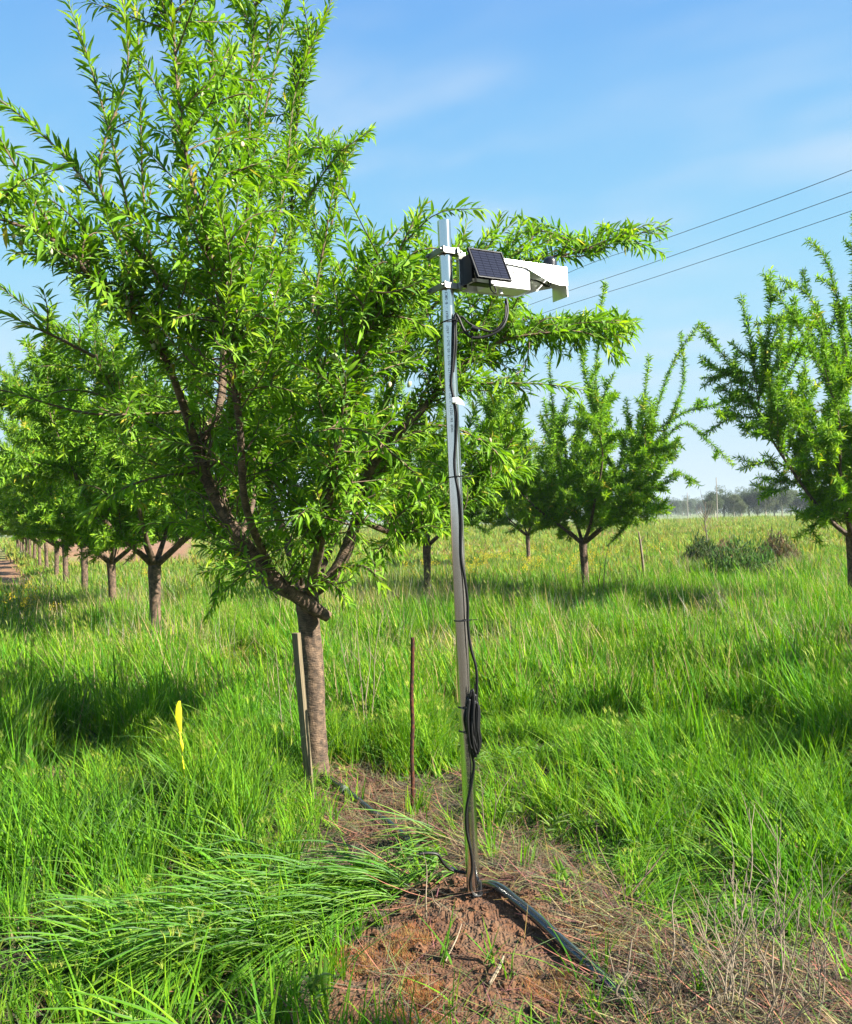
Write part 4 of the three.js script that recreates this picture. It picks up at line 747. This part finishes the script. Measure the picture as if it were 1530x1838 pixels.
// ------------------------------------------------------------------ middle distance: weeds, flowers, bushes, posts
rnd = mulberry(707);
{
  const weed = (cols, n, rad, h0, h1, w) => { const B = GB(); for (let k = 0; k < n; k++) { const a = R(0, 6.28), r = rad * Math.sqrt(rnd()); pushBlade(B, { x: Math.cos(a) * r, z: Math.sin(a) * r, len: R(h0, h1), w: w * R(.6, 1.3), yaw: R(0, 6.28), lean: R(.05, .9), curl: R(-.3, 1.2), segs: 2, col: cols[Math.floor(rnd() * cols.length)].map(v => v * R(.75, 1.2)), twist: R(-1, 1) }); } return bladesGeo(B); };
  const G1 = [.12, .22, .016], Y1 = [.26, .28, .03], B1 = [.26, .18, .065], D1 = [.06, .13, .016], P1 = [.28, .22, .13];
  const geos = [weed([G1, Y1, Y1], 22, .3, .15, .4, .06), weed([G1, G1, D1], 22, .3, .15, .4, .06), weed([Y1, B1, Y1], 20, .3, .12, .32, .05), weed([B1, P1, Y1], 20, .3, .12, .34, .04)];
  const S = [];
  for (let k = 0; k < 26000; k++) {
    const d = 20 + 150 * Math.pow(rnd(), 1.9), X = R(-.55, .55) * d * 1.04, Z = -d; if (ploughed(X, Z)) continue; if (d < 32 && rnd() < .3) continue;
    const t = fbm(X * .06 + 2, Z * .15, 3), v = Math.floor(clamp((t + .6) * 2.2 + rnd() * 1.7, 0, 3.99)), s = R(.5, 1.25) * (1 + d / 90); S.push({ p: V(X, height(X, Z), Z), yaw: R(0, 6.28), s, sy: s * R(.55, 1), v: [1, 0, 2, 3][v], col: [1, 1, 1].map(() => R(.9, 1.1)) });
  }
  scatter('field_weeds', 'yellowish green low weeds covering the far open field', 'field weeds', geos, S, grassMat);
  // dry grass haze in the mid ground, pale stalks
  const pale = []; for (let k = 0; k < 4; k++) pale.push(weed([P1, [.30, .25, .16], Y1], 16, .13, .35, .72, .007));
  const Q = []; for (let k = 0; k < 3400; k++) { const d = R(9.5, 24), X = R(-.5, .52) * d; const f = fbm(X * .35 + 8, Z0(d) * .35, 3); if (f < .08) continue; Q.push({ p: V(X, height(X, -d), -d), yaw: R(0, 6.28), s: R(.7, 1.1), col: [1, 1, 1] }); }
  function Z0(d) { return -d; }
  for (let k = 0; k < 400; k++) { const c = rnd() < .5 ? foot(175, 1060, 15) : foot(700, 1065, 14), X = c.x + R(-1.6, 1.6), Z = c.z + R(-1, 1); Q.push({ p: V(X, height(X, Z), Z), yaw: R(0, 6.28), s: R(.8, 1.2), col: [1, .95, .9] }); }
  scatter('dry_grass', 'thin pale dry stalks mixed into the grass further off', 'dry grass', pale, Q, dryMat);
  // yellow flowering mustard
  const fl = []; for (let k = 0; k < 3; k++) { const B = GB(); for (let s = 0; s < 7; s++) { const x = R(-.12, .12), z = R(-.12, .12), h = R(.5, .75), yaw = R(0, 6.28); pushBlade(B, { x, z, len: h, w: .006, yaw, lean: R(.02, .2), curl: .1, segs: 2, col: [.13, .2, .04] }); for (let q = 0; q < 9; q++) pushBlade(B, { x: x + R(-.05, .05), z: z + R(-.05, .05), y: h * R(.8, 1), len: R(.02, .035), w: .022, yaw: R(0, 6.28), lean: R(.3, 1.4), curl: .2, segs: 1, col: [.70, .52, .015].map(v => v * R(.85, 1.1)) }); } fl.push(bladesGeo(B)); }
  const M = []; const patchF = (px, py, d, rx, rz, n) => { const c = foot(px, py, d); for (let k = 0; k < n; k++) { const X = c.x + R(-rx, rx), Z = c.z + R(-rz, rz); if (rnd() < .1 + .7 * n2(X, Z)) M.push({ p: V(X, height(X, Z), Z), yaw: R(0, 6.28), s: R(.7, 1.1), col: [1, 1, 1] }); } };
  patchF(930, 975, 22, 2.6, 4, 150); patchF(880, 990, 19, 2, 2.5, 60); patchF(10, 1060, 15, 1.2, 2.2, 110); patchF(-20, 1100, 12.5, .8, 1, 50); patchF(370, 1020, 18, 2, 2, 30); patchF(1010, 960, 27, 3, 4, 60); patchF(830, 960, 24, 2, 2, 40); patchF(1320, 950, 30, 5, 4, 40);
  scatter('mustard_flowers', 'yellow flowering mustard dotted through the grass further off', 'flowers', fl, M, grassMat);
}
{
  const bush = (label, c, rx, ry, col, col2) => {
    const g = thing('shrub', label, 'shrub', c), B = GB(), tw = []; for (let k = 0; k < 2200; k++) { const u = R(-1, 1), a = R(0, 6.28), rr = Math.pow(rnd(), .4), q = Math.sqrt(1 - u * u); const x = Math.cos(a) * q * rx * rr, z = Math.sin(a) * q * rx * rr, y = Math.abs(u) * ry * rr * (1 + .35 * n2(x * 3, z * 3)); pushBlade(B, { x, z, y, len: R(.10, .2), w: R(.03, .06), yaw: R(0, 6.28), lean: R(.1, 1.2), curl: R(-.3, .8), segs: 2, col: (rnd() < .7 ? col : col2).map(v => v * R(.7, 1.2)) }); }
    part('foliage', bladesGeo(B), grassMat, g, 'stuff'); for (let k = 0; k < 12; k++) { const a = R(0, 6.28); tw.push(limbTube([V(0, -.05, 0), V(Math.cos(a) * rx * .3, ry * .4, Math.sin(a) * rx * .3), V(Math.cos(a) * rx * .7, ry * .8, Math.sin(a) * rx * .7)], [.012, .008, .003], 4, 5, 0, false)); } part('stems', mergeGeometries(tw), twigMat, g, 'stuff');
  };
  bush('dark green low shrub in the open field below the bare sapling', foot(1262, 975, 24), .62, .8, [.045, .085, .016], [.08, .12, .02]);
  bush('rusty brown low shrub in the open field near the edge tree', foot(1395, 975, 24), .65, .85, [.13, .10, .04], [.12, .14, .04]);
  bush('reddish dry clump beside the dark green shrub', foot(1305, 968, 25), .7, .65, [.20, .15, .06], [.2, .18, .06]);
  bush('small green shrub in the grass before the open field', foot(1330, 1005, 19.5), .9, .9, [.06, .13, .02], [.11, .18, .03]);
  // bare sapling and slim post
  const sb = foot(1268, 962, 24.5), g = thing('bare_sapling', 'bare grey sapling rising out of the dark shrub', 'sapling', sb); const tw = [];
  part('trunk', limbTube([V(0, -.05, 0), V(.03, .7, 0), V(-.02, 1.3, 0), V(.02, 1.9, 0)], [.03, .024, .016, .006], 6, 14, .1), deadMat[1], g);
  for (let k = 0; k < 16; k++) { const y = R(.6, 1.8), a = R(0, 6.28), L = R(.2, .6); tw.push(limbTube([V(0, y, 0), V(Math.cos(a) * L * .4, y + L * .5, Math.sin(a) * L * .4), V(Math.cos(a) * L * .6, y + L, Math.sin(a) * L * .6)], [.009, .006, .002], 4, 5, 0, false)); } part('twigs', mergeGeometries(tw), deadMat[1], g, 'stuff');
  const pb = foot(1157, 1012, 17), p = thing('slim_post', 'slim grey forked wooden post in the grass behind the lone tree', 'post', pb);
  part('shaft', limbTube([V(0, -.1, 0), V(-.02, .5, 0), V(-.07, 1.05, 0), V(-.10, 1.25, 0)], [.028, .026, .022, .012], 7, 16, .1), deadMat[1], p); part('fork', limbTube([V(-.07, 1.02, 0), V(-.03, 1.1, 0), V(.02, 1.17, 0)], [.014, .011, .006], 6, 6, .1), deadMat[1], p);
}

// ------------------------------------------------------------------ far trees, poles and wires
rnd = mulberry(808);
{
  const clumpG = []; for (let k = 0; k < 3; k++) { const B = GB(); for (let q = 0; q < 26; q++) { const u = R(-1, 1), a = R(0, 6.28), s = Math.sqrt(1 - u * u); pushBlade(B, { x: Math.cos(a) * s * .5, y: u * .4, z: Math.sin(a) * s * .5, len: R(.2, .45), w: .16, yaw: R(0, 6.28), lean: R(.4, 2.4), curl: .5, segs: 2, col: [1, 1, 1].map(() => R(.85, 1.15)) }); } clumpG.push(bladesGeo(B)); }
  const belt = []; for (let k = 0; k < 3600; k++) { const d = R(430, 560), X = R(-.62, .62) * d, top = 4.2 + 2.2 * fbm(X * .02, 3, 3); belt.push({ p: V(X, top * Math.sqrt(rnd()), -d), yaw: R(0, 6.28), s: R(2, 3.4), col: [.06, .088, .032].map(v => v * R(.75, 1.2)) }); }
  scatter('far_woodland', 'hazy belt of woodland closing the horizon behind all the fields', 'woodland', clumpG, belt, grassMat);
  function farTree(seed, col, h, w) {
    rnd = mulberry(seed); const root = new THREE.Group();
    part('trunk', limbTube([V(0, -.3, 0), V(R(-.2, .2), h * .3, 0), V(R(-.3, .3), h * .75, 0)], [.22, .16, .06], 6, 10), std(lin(.30, .26, .20), .9), root);
    const lobes = []; for (let k = 0; k < 11; k++) { const a = R(0, 6.28), y = R(.3, .92), f = Math.sin(Math.PI * Math.pow(y, .8)) * .5 + .3; lobes.push([Math.cos(a) * w * f * R(.2, 1), y * h, Math.sin(a) * w * f * R(.2, 1), R(.16, .3) * h]); }
    const L = []; for (const [x, y, z, r] of lobes) for (let q = 0; q < 26; q++) { const u = R(-.8, 1), a = R(0, 6.28), s = Math.sqrt(Math.max(0, 1 - u * u)), rr = r * Math.pow(rnd(), .35); L.push([x + Math.cos(a) * s * rr, y + u * rr * .8, z + Math.sin(a) * s * rr]); }
    const im = new THREE.InstancedMesh(clumpG[seed % 3], grassMat, L.length), m = new THREE.Matrix4(), c = new THREE.Color(); L.forEach((l, k) => { const s = R(.7, 1.5), v = R(.75, 1.2); m.compose(V(...l), new THREE.Quaternion().setFromAxisAngle(V(0, 1, 0), R(0, 6.28)), V(s, s, s)); im.setMatrixAt(k, m); c.setRGB(col[0] * v, col[1] * v, col[2] * v); im.setColorAt(k, c); }); im.name = 'crown'; im.userData.kind = 'stuff'; root.add(im); return shadowOn(root);
  }
  const protos = [farTree(1, [.075, .11, .035], 8, 3.2), farTree(2, [.10, .13, .04], 7, 3), farTree(3, [.06, .095, .035], 7.6, 3.4)];
  let n = 0; const put = (px, d, s, k, label) => { const t = protos[k].parent ? protos[k].clone() : protos[k]; t.name = numbered('field_tree'); t.position.copy(foot(px, 915, d)); t.rotation.y = R(0, 6.28); t.scale.set(s * R(.9, 1.15), s, s * R(.9, 1.15)); tag(t, label, 'tree', 'far trees on the horizon'); scene.add(t); };
  const nth = ['first', 'second', 'third', 'fourth', 'fifth', 'sixth', 'seventh', 'eighth', 'ninth', 'tenth', 'eleventh', 'twelfth', 'thirteenth', 'fourteenth', 'fifteenth', 'sixteenth', 'seventeenth', 'eighteenth', 'nineteenth', 'twentieth', 'twenty-first', 'twenty-second', 'twenty-third'];
  let q1 = 0, q2 = 0;
  for (const [px, d, s, k] of [[1284, 205, .88, 0], [1300, 212, .98, 2], [1318, 200, .75, 1], [1331, 215, .86, 0], [1345, 208, .98, 2], [1360, 212, 1.0, 0], [1375, 204, .98, 1], [1390, 210, .82, 2], [1404, 206, .95, 0], [1420, 212, .9, 1], [1440, 208, .9, 2], [1462, 214, 1.0, 0], [1490, 210, .9, 1], [1520, 206, .95, 2], [1275, 198, .55, 1], [1330, 196, .5, 1], [1550, 210, .95, 0], [1580, 208, .9, 1]].sort((a, b) => a[0] - b[0])) put(px, d, s, k, nth[q1++] + ' grey green tree from the left in the far clump beyond the field');
  for (let px = 1080; px < 1275; px += 9) put(px + R(-3, 3), R(380, 430), R(.75, 1.25), Math.floor(rnd() * 3), nth[q2++] + ' small hazy tree from the left in the low belt along the horizon');
  const far3 = 'small hazy tree on the horizon seen low behind the mast';
  for (let px = 830; px < 960; px += 11) put(px + R(-3, 3), R(300, 340), R(.9, 1.2), Math.floor(rnd() * 3), far3);
  const far4 = 'hazy tree on the horizon at the end of the orchard row';
  for (let px = -80; px < 130; px += 16) put(px + R(-4, 4), R(260, 330), R(.9, 1.25), Math.floor(rnd() * 3), far4);
}
{
  const grey = std(lin(.24, .21, .18), .9);
  const pole = (label, p, h, r, arms) => { const g = thing('utility_pole', label, 'pole', p, 'utility poles'); part('shaft', limbTube([V(0, -.3, 0), V(0, h * .5, 0), V(0, h, 0)], [r, r * .85, r * .65], 10, 8), grey, g); if (arms) { part('crossarm', moved(box(2.2, .12, .12, .01), 0, h - .35, 0, 0, arms, 0), grey, g); for (const x of [-1, 0, 1]) part('insulator', moved(new THREE.CylinderGeometry(.05, .06, .18, 10), x * Math.cos(arms), h - .2 + (x ? 0 : .25), -x * Math.sin(arms)), std(lin(.4, .38, .34), .3), g); } return g; };
  pole('tall slim pole standing in the open field before the far clump', foot(1288, 925, 150), 7.6, .10, 0);
  pole('shorter distant pole in the open field left of the tall one', foot(1235, 922, 230), 7.0, .12, 0);
  // three wires of a power line that crosses behind the trees
  const w = [[[1530, 305], [1015, 492]], [[1530, 344], [935, 553]], [[1530, 378], [950, 571]]];
  const dirs = V(-.66, 0, -1).normalize();
  w.forEach(([a, b], k) => {
    // heights differ a little; both ends found from where the wire crosses the view
    const A = at(a[0], a[1], 21.0 + k * .8), B = at(b[0], b[1], 33.5 + k * 1.0); const s = B.clone().sub(A); const P0 = A.clone().addScaledVector(s, -.55), P3 = A.clone().addScaledVector(s, 3.4);
    P0.y = A.y - (B.y - A.y) * .25; P3.y = B.y - .4 + .02 * k;
    const g = thing('power_line', ['uppermost', 'middle', 'lowest'][k] + ' of the three thin power wires across the sky', 'power line', P0, 'power wires'); const pts = [V(0, 0, 0), A.clone().sub(P0), A.clone().lerp(B, .5).add(V(0, -.03, 0)).sub(P0), B.clone().sub(P0), P3.clone().sub(P0)];
    part('wire', limbTube(pts, pts.map(() => .009), 5, 60), std(lin(.03, .03, .035), .6), g);
    if (k === 1) { const q0 = P0.clone(), q3 = P3.clone(); q0.y = q3.y = 0; pole('pole carrying the three wires, out past the edge tree', q0, P0.y + .1, .17, -.58); pole('pole carrying the three wires, hidden behind the big tree', q3, P3.y + .1, .17, -.58); }
  });
}
scene.fog = new THREE.FogExp2(0xdfeaf2, .0003);                     // thin morning haze
renderer.render(scene, camera);
